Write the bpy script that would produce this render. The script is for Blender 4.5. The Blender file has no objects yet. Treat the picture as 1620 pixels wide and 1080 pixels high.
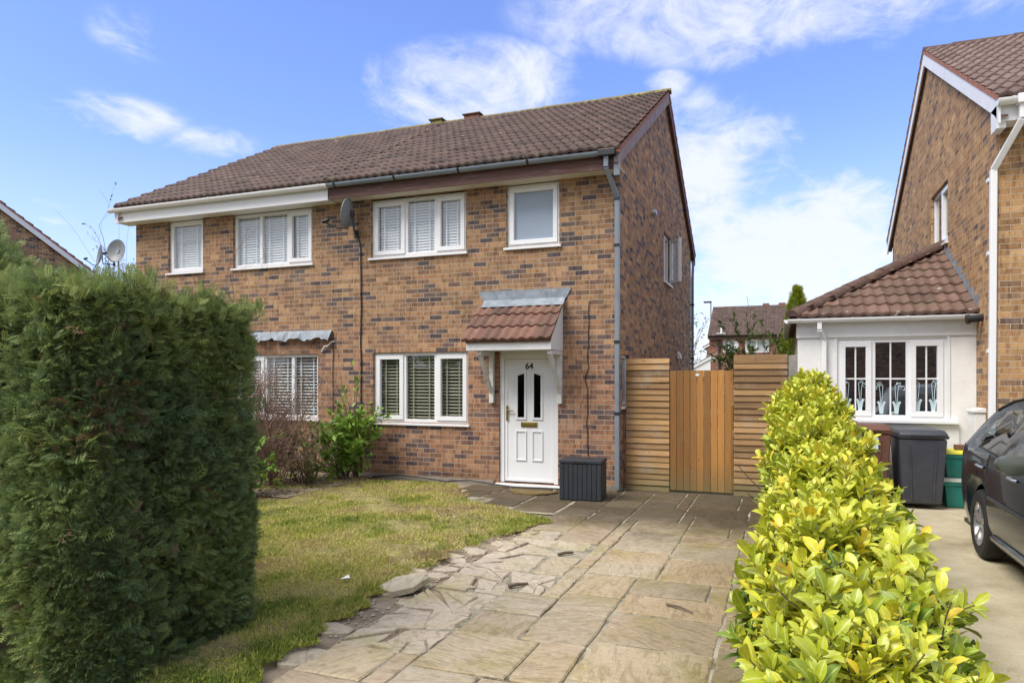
import bpy, bmesh, math, random
import numpy as np
from mathutils import Vector, Matrix
random.seed(7); RNG = np.random.default_rng(11)
S = bpy.context.scene; COL = S.collection
R = math.radians

# ------------------------------------------------------------------ camera, sky, sun, exposure
CAM_H = 1.65
cam = bpy.data.cameras.new('camera'); cam_o = bpy.data.objects.new('camera', cam); COL.objects.link(cam_o)
cam.sensor_width = 36; cam.lens = 24.73; cam.shift_y = 0.037; cam.clip_start = 0.05; cam.clip_end = 6000
cam_o.location = (0, 0, CAM_H); cam_o.rotation_euler = (R(90), 0, R(21))
S.camera = cam_o

SUN_AZ, SUN_EL = R(220), R(52)          # azimuth clockwise from +Y (the depth axis): behind the camera, to the left
W = bpy.data.worlds.new('World'); S.world = W; W.use_nodes = True
nt = W.node_tree; nt.nodes.clear()
def wn(t, **k):
    n = nt.nodes.new(t)
    for a, b in k.items(): setattr(n, a, b)
    return n
def wmath(op, a, b=None, c=None, clamp=False):
    n = wn('ShaderNodeMath', operation=op, use_clamp=clamp)
    for i, v in enumerate((a, b, c)):
        if v is None: continue
        if isinstance(v, (int, float)): n.inputs[i].default_value = v
        else: nt.links.new(v, n.inputs[i])
    return n.outputs[0]
sky = wn('ShaderNodeTexSky', sky_type='NISHITA', sun_disc=False)
sky.sun_elevation = SUN_EL; sky.sun_rotation = SUN_AZ
sky.air_density = 1.0; sky.dust_density = 0.6; sky.ozone_density = 2.0
tc = wn('ShaderNodeTexCoord'); sep = wn('ShaderNodeSeparateXYZ'); nt.links.new(tc.outputs['Generated'], sep.inputs[0])
az = wmath('ARCTAN2', sep.outputs[0], sep.outputs[1]); el = wmath('ARCSINE', sep.outputs[2])
# noise on a flat cloud deck seen from below
dz = wmath('ADD', wmath('MAXIMUM', sep.outputs[2], 0.0), 0.22)
cv = wn('ShaderNodeCombineXYZ')
nt.links.new(wmath('DIVIDE', sep.outputs[0], dz), cv.inputs[0]); nt.links.new(wmath('DIVIDE', sep.outputs[1], dz), cv.inputs[1])
def wnoise(scale, detail, rough, dist=0.0, off=0.0):
    m = wn('ShaderNodeMapping'); m.inputs['Location'].default_value = (off, off * .7, off * .3); m.inputs['Scale'].default_value = (1.0, .75, 1)
    nt.links.new(cv.outputs[0], m.inputs[0])
    n = wn('ShaderNodeTexNoise'); n.inputs['Scale'].default_value = scale; n.inputs['Detail'].default_value = detail
    n.inputs['Roughness'].default_value = rough; n.inputs['Distortion'].default_value = dist
    nt.links.new(m.outputs[0], n.inputs['Vector']); return n.outputs[0]
n1 = wnoise(3.6, 9, .62, .5); n2 = wnoise(8.0, 8, .65, .8, 3.1)
# cloud banks: (azimuth deg, elevation deg, half width, half height, strength)
BANKS = [(-24, 22.3, 11., 4.2, .80), (-6, 15, 9, 7.5, 1.0), (0.5, 9, 11, 7.5, 1.3), (5, 5.5, 16, 8, 1.2), (3, 27.5, 26, 5.5, .88),
         (-50.5, 18.0, 6.0, 1.9, .50), (-44.0, 17.0, 4.5, 1.6, .45), (-49, 23.5, 4, 2.2, .42), (-61, 24.5, 3, 1.5, .4),
         (-8.5, 22.2, 2.6, 1.4, .55), (-57, 9, 14, 4.0, .45), (-16, 25, 3, 1.2, .35), (60, 18, 30, 9, .8), (120, 25, 40, 14, .9), (-110, 20, 40, 12, .8), (180, 30, 50, 18, .9)]
tot = None
for a, e, wa, we, st in BANKS:
    da = wmath('DIVIDE', wmath('SUBTRACT', az, R(a)), R(wa)); de = wmath('DIVIDE', wmath('SUBTRACT', el, R(e)), R(we))
    r2 = wmath('ADD', wmath('MULTIPLY', da, da), wmath('MULTIPLY', de, de))
    lobe = wmath('MULTIPLY', wmath('MAXIMUM', wmath('SUBTRACT', 1.0, r2), 0.0), st)
    tot = lobe if tot is None else wmath('MAXIMUM', tot, lobe)
nn = wmath('ADD', wmath('MULTIPLY', n1, 3.0), wmath('MULTIPLY', n2, 1.9))
cl = wmath('ADD', wmath('MULTIPLY', tot, 1.20), wmath('SUBTRACT', nn, 2.72))
mr = wn('ShaderNodeMapRange', interpolation_type='SMOOTHSTEP'); nt.links.new(cl, mr.inputs[0])
mr.inputs[1].default_value = -.22; mr.inputs[2].default_value = 1.15; mr.inputs[4].default_value = .93
gate = wn('ShaderNodeMapRange', interpolation_type='SMOOTHSTEP'); nt.links.new(tot, gate.inputs[0])
gate.inputs[1].default_value = 0.0; gate.inputs[2].default_value = .35
hz = wn('ShaderNodeMapRange', interpolation_type='SMOOTHSTEP'); nt.links.new(el, hz.inputs[0])
hz.inputs[1].default_value = R(20); hz.inputs[2].default_value = R(-2); hz.inputs[3].default_value = 0.0; hz.inputs[4].default_value = .50
zen = wn('ShaderNodeMapRange', interpolation_type='SMOOTHSTEP'); nt.links.new(el, zen.inputs[0])    # unseen cloud overhead, added as fill light
zen.inputs[1].default_value = R(36); zen.inputs[2].default_value = R(52); zen.inputs[4].default_value = .97
bk = wn('ShaderNodeMapRange', interpolation_type='SMOOTHSTEP'); nt.links.new(sep.outputs[1], bk.inputs[0])       # more unseen cloud added behind the camera, also for fill
bk.inputs[1].default_value = .0; bk.inputs[2].default_value = -.5; bk.inputs[4].default_value = .92
mask = wmath('MAXIMUM', wmath('MAXIMUM', zen.outputs[0], bk.outputs[0]), wmath('MAXIMUM', wmath('MULTIPLY', mr.outputs[0], gate.outputs[0]), hz.outputs[0]), clamp=True)
tint = wn('ShaderNodeMix', data_type='RGBA', blend_type='MULTIPLY'); tint.inputs[0].default_value = 1.0
nt.links.new(sky.outputs[0], tint.inputs[6]); tint.inputs[7].default_value = (.77, .81, 1.13, 1)
cm = wn('ShaderNodeMix', data_type='RGBA'); nt.links.new(mask, cm.inputs[0]); nt.links.new(tint.outputs[2], cm.inputs[6])
cm.inputs[7].default_value = (3.75, 3.9, 4.3, 1)
bg = wn('ShaderNodeBackground'); bg.inputs['Strength'].default_value = .12
out = wn('ShaderNodeOutputWorld'); nt.links.new(cm.outputs[2], bg.inputs[0]); nt.links.new(bg.outputs[0], out.inputs[0])

sl = bpy.data.lights.new('sun', 'SUN'); sl.energy = 2.0; sl.angle = R(32); sl.color = (1.0, .955, .89)
so = bpy.data.objects.new('sun', sl); COL.objects.link(so); so.location = (-20, -20, 40)
sdir = Vector((math.sin(SUN_AZ) * math.cos(SUN_EL), math.cos(SUN_AZ) * math.cos(SUN_EL), math.sin(SUN_EL)))
so.rotation_euler = sdir.to_track_quat('Z', 'Y').to_euler()
S.view_settings.view_transform = 'Standard'; S.view_settings.look = 'None'
S.view_settings.exposure = 1.08; S.view_settings.gamma = 1.0
S.view_settings.use_curve_mapping = False
S.render.engine = 'CYCLES'
S.cycles.max_bounces = 8; S.cycles.transparent_max_bounces = 12

# ------------------------------------------------------------------ pixel helpers (photo pixels to points in the place)
FPX, CXP, HYP = 1113., 810., 600.
CA, SA = math.cos(R(21)), math.sin(R(21))
def ray(px):
    t = (px - CXP) / FPX; return (t * CA - SA, t * SA + CA)
def ground_at(px, py, z=0.):
    k = FPX * (CAM_H - z) / (py - HYP); d = ray(px); return Vector((k * d[0], k * d[1], z))
def at_depth(px, py, zc):
    d = ray(px); return Vector((zc * d[0], zc * d[1], CAM_H + (HYP - py) * zc / FPX))

# ------------------------------------------------------------------ materials
def new_mat(name):
    m = bpy.data.materials.new(name); m.use_nodes = True; t = m.node_tree
    return m, t, t.nodes['Principled BSDF']
def nd(t, typ, **k):
    n = t.nodes.new(typ)
    for a, b in k.items(): setattr(n, a, b)
    return n
def noise(t, vec, scale, detail=4, rough=.55, dist=0):
    n = nd(t, 'ShaderNodeTexNoise'); n.inputs['Scale'].default_value = scale; n.inputs['Detail'].default_value = detail
    n.inputs['Roughness'].default_value = rough; n.inputs['Distortion'].default_value = dist
    if vec is not None: t.links.new(vec, n.inputs['Vector'])
    return n.outputs[0]
def ramp(t, fac, stops, const=False):
    n = nd(t, 'ShaderNodeValToRGB'); e = n.color_ramp.elements
    if const: n.color_ramp.interpolation = 'CONSTANT'
    while len(e) < len(stops): e.new(.5)
    for i, (p, c) in enumerate(stops):
        e[i].position = p; e[i].color = (*c, 1) if len(c) == 3 else c
    t.links.new(fac, n.inputs[0]); return n.outputs[0]
def mixc(t, fac, a, b, blend='MIX'):
    n = nd(t, 'ShaderNodeMix', data_type='RGBA', blend_type=blend)
    for sock, v in ((n.inputs[0], fac), (n.inputs[6], a), (n.inputs[7], b)):
        if isinstance(v, (int, float)): sock.default_value = v
        elif isinstance(v, tuple): sock.default_value = (*v, 1) if len(v) == 3 else v
        else: t.links.new(v, sock)
    return n.outputs[2]
def mth(t, op, a, b=None, clamp=False):
    n = nd(t, 'ShaderNodeMath', operation=op, use_clamp=clamp)
    for i, v in enumerate((a, b)):
        if v is None: continue
        if isinstance(v, (int, float)): n.inputs[i].default_value = v
        else: t.links.new(v, n.inputs[i])
    return n.outputs[0]
def rng(t, v, a, b, c=0., d=1.):
    n = nd(t, 'ShaderNodeMapRange', interpolation_type='SMOOTHSTEP'); t.links.new(v, n.inputs[0])
    for i, x in enumerate((a, b, c, d)): n.inputs[i + 1].default_value = x
    return n.outputs[0]
def bump(t, bs, h, strength=.3, dist=.01):
    b = nd(t, 'ShaderNodeBump'); b.inputs['Strength'].default_value = strength; b.inputs['Distance'].default_value = dist
    t.links.new(h, b.inputs['Height']); t.links.new(b.outputs[0], bs.inputs['Normal'])
def wpos(t): return nd(t, 'ShaderNodeNewGeometry').outputs['Position']
def uvs(t): return nd(t, 'ShaderNodeUVMap', uv_map='UVMap').outputs[0]
def sc3(c, k): return tuple(min(1., x * k) for x in c)

def plain(name, col, rough=.5, var=.12, scale=6, metal=0., bmp=0., dirt=None, dirt_amt=.4, stretch=None):
    m, t, b = new_mat(name); p = wpos(t)
    if stretch:
        mp = nd(t, 'ShaderNodeMapping'); mp.inputs['Scale'].default_value = stretch; t.links.new(p, mp.inputs[0]); p = mp.outputs[0]
    n = noise(t, p, scale, 6, .6)
    c = ramp(t, n, [(.3, sc3(col, 1 - var)), (.7, sc3(col, 1 + var * .6))])
    if dirt: c = mixc(t, mth(t, 'MULTIPLY', rng(t, noise(t, p, scale * .6 + .7, 8, .7), .5, .75), dirt_amt), c, dirt)
    t.links.new(c, b.inputs['Base Color'])
    b.inputs['Roughness'].default_value = rough; b.inputs['Metallic'].default_value = metal
    if bmp: bump(t, b, noise(t, p, scale * 8, 6, .65), bmp, .006)
    return m

def brick(name, tones, mortar, red_low=.0, mossy=False):
    m, t, b = new_mat(name); uv = uvs(t); p = wpos(t)
    bt = nd(t, 'ShaderNodeTexBrick'); bt.offset = .5
    bt.inputs['Color1'].default_value = (0, 0, 0, 1); bt.inputs['Color2'].default_value = (1, 1, 1, 1); bt.inputs['Mortar'].default_value = (0, 0, 0, 1)
    bt.inputs['Scale'].default_value = 1; bt.inputs['Mortar Size'].default_value = .0055; bt.inputs['Mortar Smooth'].default_value = .35
    bt.inputs['Brick Width'].default_value = .225; bt.inputs['Row Height'].default_value = .075
    jit = nd(t, 'ShaderNodeVectorMath', operation='MULTIPLY_ADD'); nv = nd(t, 'ShaderNodeTexNoise'); nv.inputs['Scale'].default_value = 9
    t.links.new(uv, nv.inputs['Vector']); t.links.new(nv.outputs['Color'], jit.inputs[0]); jit.inputs[1].default_value = (.006, .006, 0); t.links.new(uv, jit.inputs[2])
    t.links.new(jit.outputs[0], bt.inputs['Vector'])
    sepc = nd(t, 'ShaderNodeSeparateColor'); t.links.new(bt.outputs['Color'], sepc.inputs[0])
    big = noise(t, p, .9, 3, .5)
    v = mth(t, 'ADD', sepc.outputs[0], mth(t, 'MULTIPLY', mth(t, 'SUBTRACT', big, .5), .35), clamp=True)
    c = ramp(t, v, tones, True)
    # second, unrelated random per brick for lightness
    mp = nd(t, 'ShaderNodeVectorMath', operation='ADD'); mp.inputs[1].default_value = (.225 * 41, .075 * 58, 0); t.links.new(jit.outputs[0], mp.inputs[0])
    b2 = nd(t, 'ShaderNodeTexBrick'); b2.offset = .5
    for k in ('Color1', 'Color2', 'Mortar', 'Scale', 'Mortar Size', 'Brick Width', 'Row Height'): b2.inputs[k].default_value = bt.inputs[k].default_value
    t.links.new(mp.outputs[0], b2.inputs['Vector'])
    g = ramp(t, b2.outputs['Color'], [(0, (.80, .80, .80)), (1, (1.18, 1.16, 1.12))])
    c = mixc(t, 1., c, g, 'MULTIPLY')
    # kiss marks and grain inside each brick
    ws = nd(t, 'ShaderNodeMapping'); ws.inputs['Scale'].default_value = (17.8, 5, 1); t.links.new(uv, ws.inputs[0])
    km = rng(t, noise(t, ws.outputs[0], 1.0, 3, .6), .47, .66)
    c = mixc(t, mth(t, 'MULTIPLY', km, .75), c, mixc(t, 1., c, (.46, .42, .45), 'MULTIPLY'))
    c = mixc(t, .35, c, ramp(t, noise(t, uv, 55, 5, .7), [(.3, (.45, .4, .38)), (.7, (1.1, 1.1, 1.1))]), 'MULTIPLY')
    low = nd(t, 'ShaderNodeSeparateXYZ'); t.links.new(p, low.inputs[0])
    if red_low:
        f = rng(t, mth(t, 'ADD', low.outputs[2], mth(t, 'MULTIPLY', big, .8)), 3.3, 2.0, 0, red_low)
        c = mixc(t, f, c, mixc(t, 1., c, (1.12, .93, 1.12), 'MULTIPLY'))
    mo = mixc(t, .6, mortar, ramp(t, noise(t, uv, 25, 5, .7), [(.3, sc3(mortar, .7)), (.7, sc3(mortar, 1.25))]))
    c = mixc(t, bt.outputs['Fac'], c, mo)
    stv = nd(t, 'ShaderNodeMapping'); stv.inputs['Scale'].default_value = (2.6, 2.6, .35); t.links.new(p, stv.inputs[0])
    stk = rng(t, noise(t, stv.outputs[0], 1.3, 6, .65), .46, .70)
    c = mixc(t, mth(t, 'MULTIPLY', stk, .42), c, mixc(t, 1., c, (.62, .60, .60), 'MULTIPLY'))
    c = mixc(t, mth(t, 'MULTIPLY', rng(t, noise(t, p, 1.9, 5, .6), .56, .72), .30), c, mixc(t, .25, c, (.62, .55, .46)))
    # damp, pale salts near the ground
    wet = rng(t, mth(t, 'ADD', low.outputs[2], mth(t, 'MULTIPLY', noise(t, p, 3, 5, .6), .5)), .62, .18, 0, .65)
    c = mixc(t, wet, c, mixc(t, 1., c, (.62, .62, .56), 'MULTIPLY'))
    t.links.new(c, b.inputs['Base Color']); b.inputs['Roughness'].default_value = .88; b.inputs['Specular IOR Level'].default_value = .25
    h = mth(t, 'ADD', mth(t, 'MULTIPLY', mth(t, 'SUBTRACT', 1., bt.outputs['Fac']), 1.), mth(t, 'MULTIPLY', noise(t, uv, 70, 4, .6), .35))
    bump(t, b, h, .6, .008); return m

TAN = [(p, (c[0] * .96, c[1] * .935, c[2] * .94)) for p, c in [(0, (.125, .10, .095)), (.07, (.165, .125, .105)), (.15, (.225, .145, .10)), (.25, (.30, .185, .11)), (.40, (.375, .225, .12)), (.58, (.425, .26, .135)), (.76, (.35, .20, .105)), (.88, (.455, .29, .155))]]
M = {}
M['brick'] = brick('tan brick', TAN, (.43, .345, .265), .45)
M['brick_side_lifted'] = brick('lifted tan brick', [(p, (c[0] * 1.25, c[1] * 1.22, c[2] * 1.18)) for p, c in TAN], (.33, .26, .21), .4)  # same tan brick, colour lightened to offset shade on the gable
M['brick_neighbour'] = brick('warm tan brick', [(0, (.19, .135, .105)), (.05, (.27, .17, .105)), (.14, (.38, .22, .11)), (.3, (.45, .265, .125)), (.6, (.50, .305, .145)), (.8, (.42, .24, .115)), (.9, (.52, .33, .165))], (.46, .36, .25))
M['brick_red'] = brick('red brick', [(0, (.20, .085, .06)), (.4, (.30, .12, .08)), (.7, (.34, .15, .09)), (.9, (.26, .10, .07))], (.35, .27, .22))

def tile_mat(name, lo, hi, moss=.25, pale=.2):
    m, t, b = new_mat(name); p = wpos(t)
    at = nd(t, 'ShaderNodeAttribute', attribute_name='rnd').outputs['Fac']
    c = ramp(t, at, [(0, lo), (.5, tuple((a + c_) / 2 for a, c_ in zip(lo, hi))), (1, hi)])
    c = mixc(t, .42, c, ramp(t, noise(t, p, 14, 6, .7), [(.3, (.42, .41, .41)), (.7, (1.3, 1.3, 1.3))]), 'MULTIPLY')
    c = mixc(t, mth(t, 'MULTIPLY', rng(t, noise(t, p, 2.2, 7, .7), .52, .72), moss), c, (.12, .12, .05))
    c = mixc(t, mth(t, 'MULTIPLY', rng(t, noise(t, p, 9, 3, .5), .66, .74), pale), c, (.42, .40, .34))
    t.links.new(c, b.inputs['Base Color']); b.inputs['Roughness'].default_value = .75
    bump(t, b, noise(t, p, 60, 5, .7), .35, .006); return m
M['tiles'] = tile_mat('brown roof tiles', (.062, .038, .031), (.128, .078, .064), .35, .45)
M['tiles_porch'] = tile_mat('red brown porch tiles', (.105, .056, .040), (.23, .112, .074), .5, .35)
M['tiles_ext'] = tile_mat('brown lichened tiles', (.105, .060, .043), (.185, .108, .078), .4, .9)
M['tiles_neighbour'] = tile_mat('mauve brown tiles', (.13, .080, .068), (.21, .138, .116), .2, .25)
M['moss_ridge'] = plain('mossy ridge tile', (.20, .165, .065), .9, .4, 7, bmp=.6, dirt=(.42, .42, .09), dirt_amt=1.)
M['moss_ridge_dark'] = plain('dark ridge tile', (.11, .062, .05), .85, .35, 9, bmp=.6, dirt=(.17, .14, .06), dirt_amt=.6)
M['terracotta'] = plain('terracotta', (.17, .08, .055), .8, .25, 9, bmp=.3)
M['verge'] = plain('red verge mortar', (.36, .155, .10), .9, .3, 14, bmp=.5)
M['upvc'] = plain('white upvc', (.80, .80, .80), .28, .03, 3, dirt=(.60, .60, .56), dirt_amt=.22)
M['white_paint'] = plain('white paint', (.78, .78, .77), .45, .05, 4, dirt=(.5, .49, .44), dirt_amt=.35)
M['old_white_paint'] = plain('flaking white paint', (.66, .65, .61), .7, .15, 12, dirt=(.30, .27, .22), dirt_amt=.75, bmp=.4)
M['brown_fascia'] = plain('weathered brown stain', (.13, .062, .052), .75, .4, 5, dirt=(.34, .26, .23), dirt_amt=.6, stretch=(.5, 3, 6))
M['grey_barge'] = plain('weathered mauve board', (.30, .22, .21), .8, .25, 5, dirt=(.40, .36, .34), dirt_amt=.5)
M['soffit'] = plain('cream soffit board', (.66, .62, .52), .7, .08, 2)
M['gutter_grey'] = plain('grey gutter plastic', (.205, .24, .275), .32, .10, 4, dirt=(.10, .10, .10), dirt_amt=.4)
M['gutter_black'] = plain('black plastic', (.018, .02, .022), .4, .2, 8)
M['render'] = plain('white pebble render', (.80, .79, .76), .9, .05, 4, bmp=.7, dirt=(.6, .58, .5), dirt_amt=.25)
M['render_grey'] = plain('cream render', (.62, .60, .48), .9, .06, 4, bmp=.5)
M['lead'] = plain('lead sheet', (.235, .27, .31), .6, .35, 9, dirt=(.50, .52, .54), dirt_amt=.5, bmp=.4)
M['concrete_post'] = plain('grey concrete', (.27, .25, .22), .9, .25, 8, bmp=.4, dirt=(.12, .12, .08))
M['blind_white'] = plain('white slat', (.74, .76, .77), .5, .04, 3)
M['blind_olive'] = plain('olive slat', (.36, .345, .25), .5, .10, 3)
M['interior'] = plain('dim room wall', (.10, .09, .08), .9, .1, 2)
M['brass'] = plain('aged brass', (.50, .36, .12), .3, .15, 20, metal=.9)
M['dark_metal'] = plain('black painted metal', (.025, .025, .028), .45, .2, 8)
M['dish_grey'] = plain('grey dish metal', (.20, .215, .225), .5, .12, 6)
M['galv'] = plain('galvanised steel', (.42, .44, .45), .4, .15, 10, metal=.6)
M['rubber'] = plain('rubber', (.02, .02, .02), .85, .25, 10)
M['text'] = plain('black digits', (.02, .018, .015), .5, .1, 5)

def glass(name, tint=(1, 1, 1), refl=.9, rough=.0, f0=.13):
    m, t, b = new_mat(name); t.nodes.remove(b)
    tr = nd(t, 'ShaderNodeBsdfTransparent'); tr.inputs[0].default_value = (*tint, 1)
    gl = nd(t, 'ShaderNodeBsdfGlossy'); gl.inputs['Roughness'].default_value = rough; gl.inputs[0].default_value = (refl, refl, refl, 1)
    ge = nd(t, 'ShaderNodeNewGeometry'); dt = nd(t, 'ShaderNodeVectorMath', operation='DOT_PRODUCT'); t.links.new(ge.outputs['Incoming'], dt.inputs[0]); t.links.new(ge.outputs['Normal'], dt.inputs[1])
    fr_ = mth(t, 'ADD', f0, mth(t, 'MULTIPLY', mth(t, 'POWER', mth(t, 'SUBTRACT', 1., mth(t, 'ABSOLUTE', dt.outputs['Value'])), 5.), 1 - f0))
    w = nd(t, 'ShaderNodeBump'); w.inputs['Strength'].default_value = .03; w.inputs['Distance'].default_value = .05
    t.links.new(noise(t, wpos(t), 1.6, 1, .4), w.inputs['Height']); t.links.new(w.outputs[0], gl.inputs['Normal'])
    mx = nd(t, 'ShaderNodeMixShader'); t.links.new(fr_, mx.inputs[0]); t.links.new(tr.outputs[0], mx.inputs[1]); t.links.new(gl.outputs[0], mx.inputs[2])
    t.links.new(mx.outputs[0], t.nodes['Material Output'].inputs[0]); return m
M['glass'] = glass('window glass', (.95, .97, .97))
M['glass_reflect'] = glass('reflecting window glass', (.62, .72, .70), .95, .0, .34)
M['glass_dark'] = glass('dark leaded glass', (.25, .28, .30), .8, .12, .08)
M['car_glass'] = glass('tinted car glass', (.50, .58, .57), .95, .0, .10)
M['frosted'] = plain('frosted bathroom glass', (.30, .36, .44), .28, .06, 1.2)

def wood(name, lo, hi, grey=(.36, .33, .27), grey_amt=.35, green=.0, axis=0):
    m, t, b = new_mat(name); p = wpos(t)
    st = (1.5, 1.5, 28) if axis == 0 else (28, 28, 1.2)
    mp = nd(t, 'ShaderNodeMapping'); mp.inputs['Scale'].default_value = st; t.links.new(p, mp.inputs[0])
    at = nd(t, 'ShaderNodeAttribute', attribute_name='rnd').outputs['Fac']
    n = noise(t, mp.outputs[0], 1.6, 7, .65, .4)
    c = ramp(t, n, [(.25, lo), (.75, hi)])
    c = mixc(t, 1., c, ramp(t, at, [(0, (.55, .53, .52)), (1, (1.3, 1.3, 1.3))]), 'MULTIPLY')
    c = mixc(t, mth(t, 'MULTIPLY', rng(t, noise(t, p, 2.4, 7, .7), .5, .7), grey_amt), c, grey)
    kn = rng(t, noise(t, p, 16, 1, .4), .74, .80); c = mixc(t, mth(t, 'MULTIPLY', kn, .7), c, sc3(lo, .4))
    if green:
        z = nd(t, 'ShaderNodeSeparateXYZ'); t.links.new(p, z.inputs[0])
        f = rng(t, mth(t, 'ADD', z.outputs[2], mth(t, 'MULTIPLY', noise(t, p, 4, 5, .6), .5)), .75, .2, 0, green)
        c = mixc(t, f, c, (.13, .13, .055))
    t.links.new(c, b.inputs['Base Color']); b.inputs['Roughness'].default_value = .8
    bump(t, b, n, .4, .004); return m
M['fence_wood'] = wood('weathered fence boards', (.215, .118, .048), (.45, .265, .108), grey_amt=.42, green=.7)
M['gate_wood'] = wood('orange stained gate boards', (.30, .135, .034), (.45, .215, .052), grey_amt=.08, green=.6, axis=1)
M['batten'] = wood('dark batten', (.10, .06, .03), (.16, .09, .04))

def leaf_mat(name, stops, rough=.45, trans=.25, spec=.4, var=.15):
    m, t, b = new_mat(name)
    at = nd(t, 'ShaderNodeAttribute', attribute_name='rnd').outputs['Fac']
    c = ramp(t, at, stops)
    c = mixc(t, 1., c, ramp(t, noise(t, wpos(t), 40, 3, .6), [(.3, (1 - var,) * 3), (.7, (1 + var,) * 3)]), 'MULTIPLY')
    rb = nd(t, 'ShaderNodeAttribute', attribute_name='rib').outputs['Fac']; c = mixc(t, mth(t, 'MULTIPLY', rng(t, rb, .80, .95), .55), c, (.72, .76, .30))
    t.links.new(c, b.inputs['Base Color']); b.inputs['Roughness'].default_value = rough; b.inputs['Specular IOR Level'].default_value = spec
    tl = nd(t, 'ShaderNodeBsdfTranslucent'); t.links.new(c, tl.inputs[0])
    mx = nd(t, 'ShaderNodeMixShader'); mx.inputs[0].default_value = trans
    t.links.new(b.outputs[0], mx.inputs[1]); t.links.new(tl.outputs[0], mx.inputs[2]); t.links.new(mx.outputs[0], t.nodes['Material Output'].inputs[0])
    return m
M['conifer'] = leaf_mat('leyland foliage', [(0, (.10, .15, .070)), (.3, (.16, .225, .085)), (.6, (.24, .315, .10)), (.84, (.35, .41, .125)), (.90, (.33, .36, .12)), (.93, (.17, .105, .06)), (1, (.26, .17, .10))], .6, .32, .25)
M['conifer_pale'] = leaf_mat('pale conifer foliage', [(0, (.17, .24, .08)), (.6, (.31, .38, .14)), (1, (.45, .48, .22))], .6, .25, .25)
M['laurel'] = leaf_mat('yellow green laurel', [(0, (.075, .15, .02)), (.18, (.19, .29, .028)), (.42, (.38, .44, .028)), (.66, (.53, .55, .035)), (.86, (.66, .63, .05)), (.93, (.72, .56, .03)), (1, (.76, .50, .02))], .36, .22, .5)
M['laurel_green'] = leaf_mat('bright green laurel', [(0, (.10, .20, .025)), (.5, (.20, .35, .04)), (1, (.34, .48, .07))], .38, .22, .45)
M['cypress'] = leaf_mat('golden cypress', [(0, (.16, .24, .02)), (.6, (.32, .40, .03)), (1, (.48, .52, .05))], .6, .25, .2)
M['far_leaf'] = leaf_mat('garden shrub leaves', [(0, (.08, .14, .03)), (.6, (.17, .25, .06)), (1, (.27, .32, .12))], .6, .25, .2)
M['dry_twig_leaf'] = leaf_mat('small dull shrub leaves', [(0, (.10, .12, .035)), (.6, (.17, .18, .06)), (1, (.22, .17, .09))], .6, .25, .2)
M['grass'] = leaf_mat('patchy grass blades', [(0, (.14, .20, .035)), (.22, (.28, .34, .06)), (.45, (.47, .47, .10)), (.68, (.58, .51, .18)), (.86, (.64, .54, .27)), (1, (.38, .27, .15))], .7, .25, .15)
M['bark'] = plain('bark', (.14, .10, .065), .9, .3, 20, bmp=.5)
M['twig'] = plain('reddish brown twigs', (.24, .15, .105), .85, .3, 20)
M['twig_pale'] = plain('dry tan twigs', (.25, .165, .085), .85, .3, 20)
M['far_twig'] = plain('pale winter twigs', (.34, .29, .23), .85, .2, 10)
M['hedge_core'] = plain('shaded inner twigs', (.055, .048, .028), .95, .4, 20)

def ground_mat(name, stops, scale, bmp=.4, fine=60):
    m, t, b = new_mat(name); p = wpos(t)
    n = mth(t, 'ADD', mth(t, 'MULTIPLY', noise(t, p, scale, 8, .62), .65), mth(t, 'MULTIPLY', noise(t, p, fine, 4, .7), .35))
    t.links.new(ramp(t, n, stops), b.inputs['Base Color']); b.inputs['Roughness'].default_value = .95
    b.inputs['Specular IOR Level'].default_value = .2
    bump(t, b, noise(t, p, fine, 5, .7), bmp, .01); return m
M['earth'] = ground_mat('rough ground', [(.3, (.09, .09, .04)), (.7, (.20, .19, .09))], .6)
M['turf'] = ground_mat('lawn turf', [(.30, (.12, .09, .05)), (.44, (.20, .16, .075)), (.56, (.30, .26, .10)), (.7, (.40, .32, .17))], 3.2, 1., 45)
M['soil'] = ground_mat('soil', [(.3, (.14, .105, .07)), (.5, (.27, .21, .15)), (.7, (.42, .34, .25))], 3.5, .8, 50)
M['bed_mortar'] = ground_mat('sandy joint bedding', [(.40, (.085, .08, .045)), (.50, (.30, .265, .19)), (.7, (.52, .47, .37))], 3.0, .6, 50)
M['concrete'] = ground_mat('stained concrete', [(.32, (.22, .19, .115)), (.46, (.42, .36, .235)), (.58, (.53, .46, .32)), (.72, (.62, .55, .41))], 1.6, .35, 90)
M['asphalt'] = ground_mat('asphalt', [(.3, (.04, .04, .042)), (.7, (.075, .075, .075))], 2, .5, 120)
M['rim_concrete'] = ground_mat('footing concrete', [(.3, (.16, .13, .10)), (.7, (.36, .32, .27))], 4, .5, 60)

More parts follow.
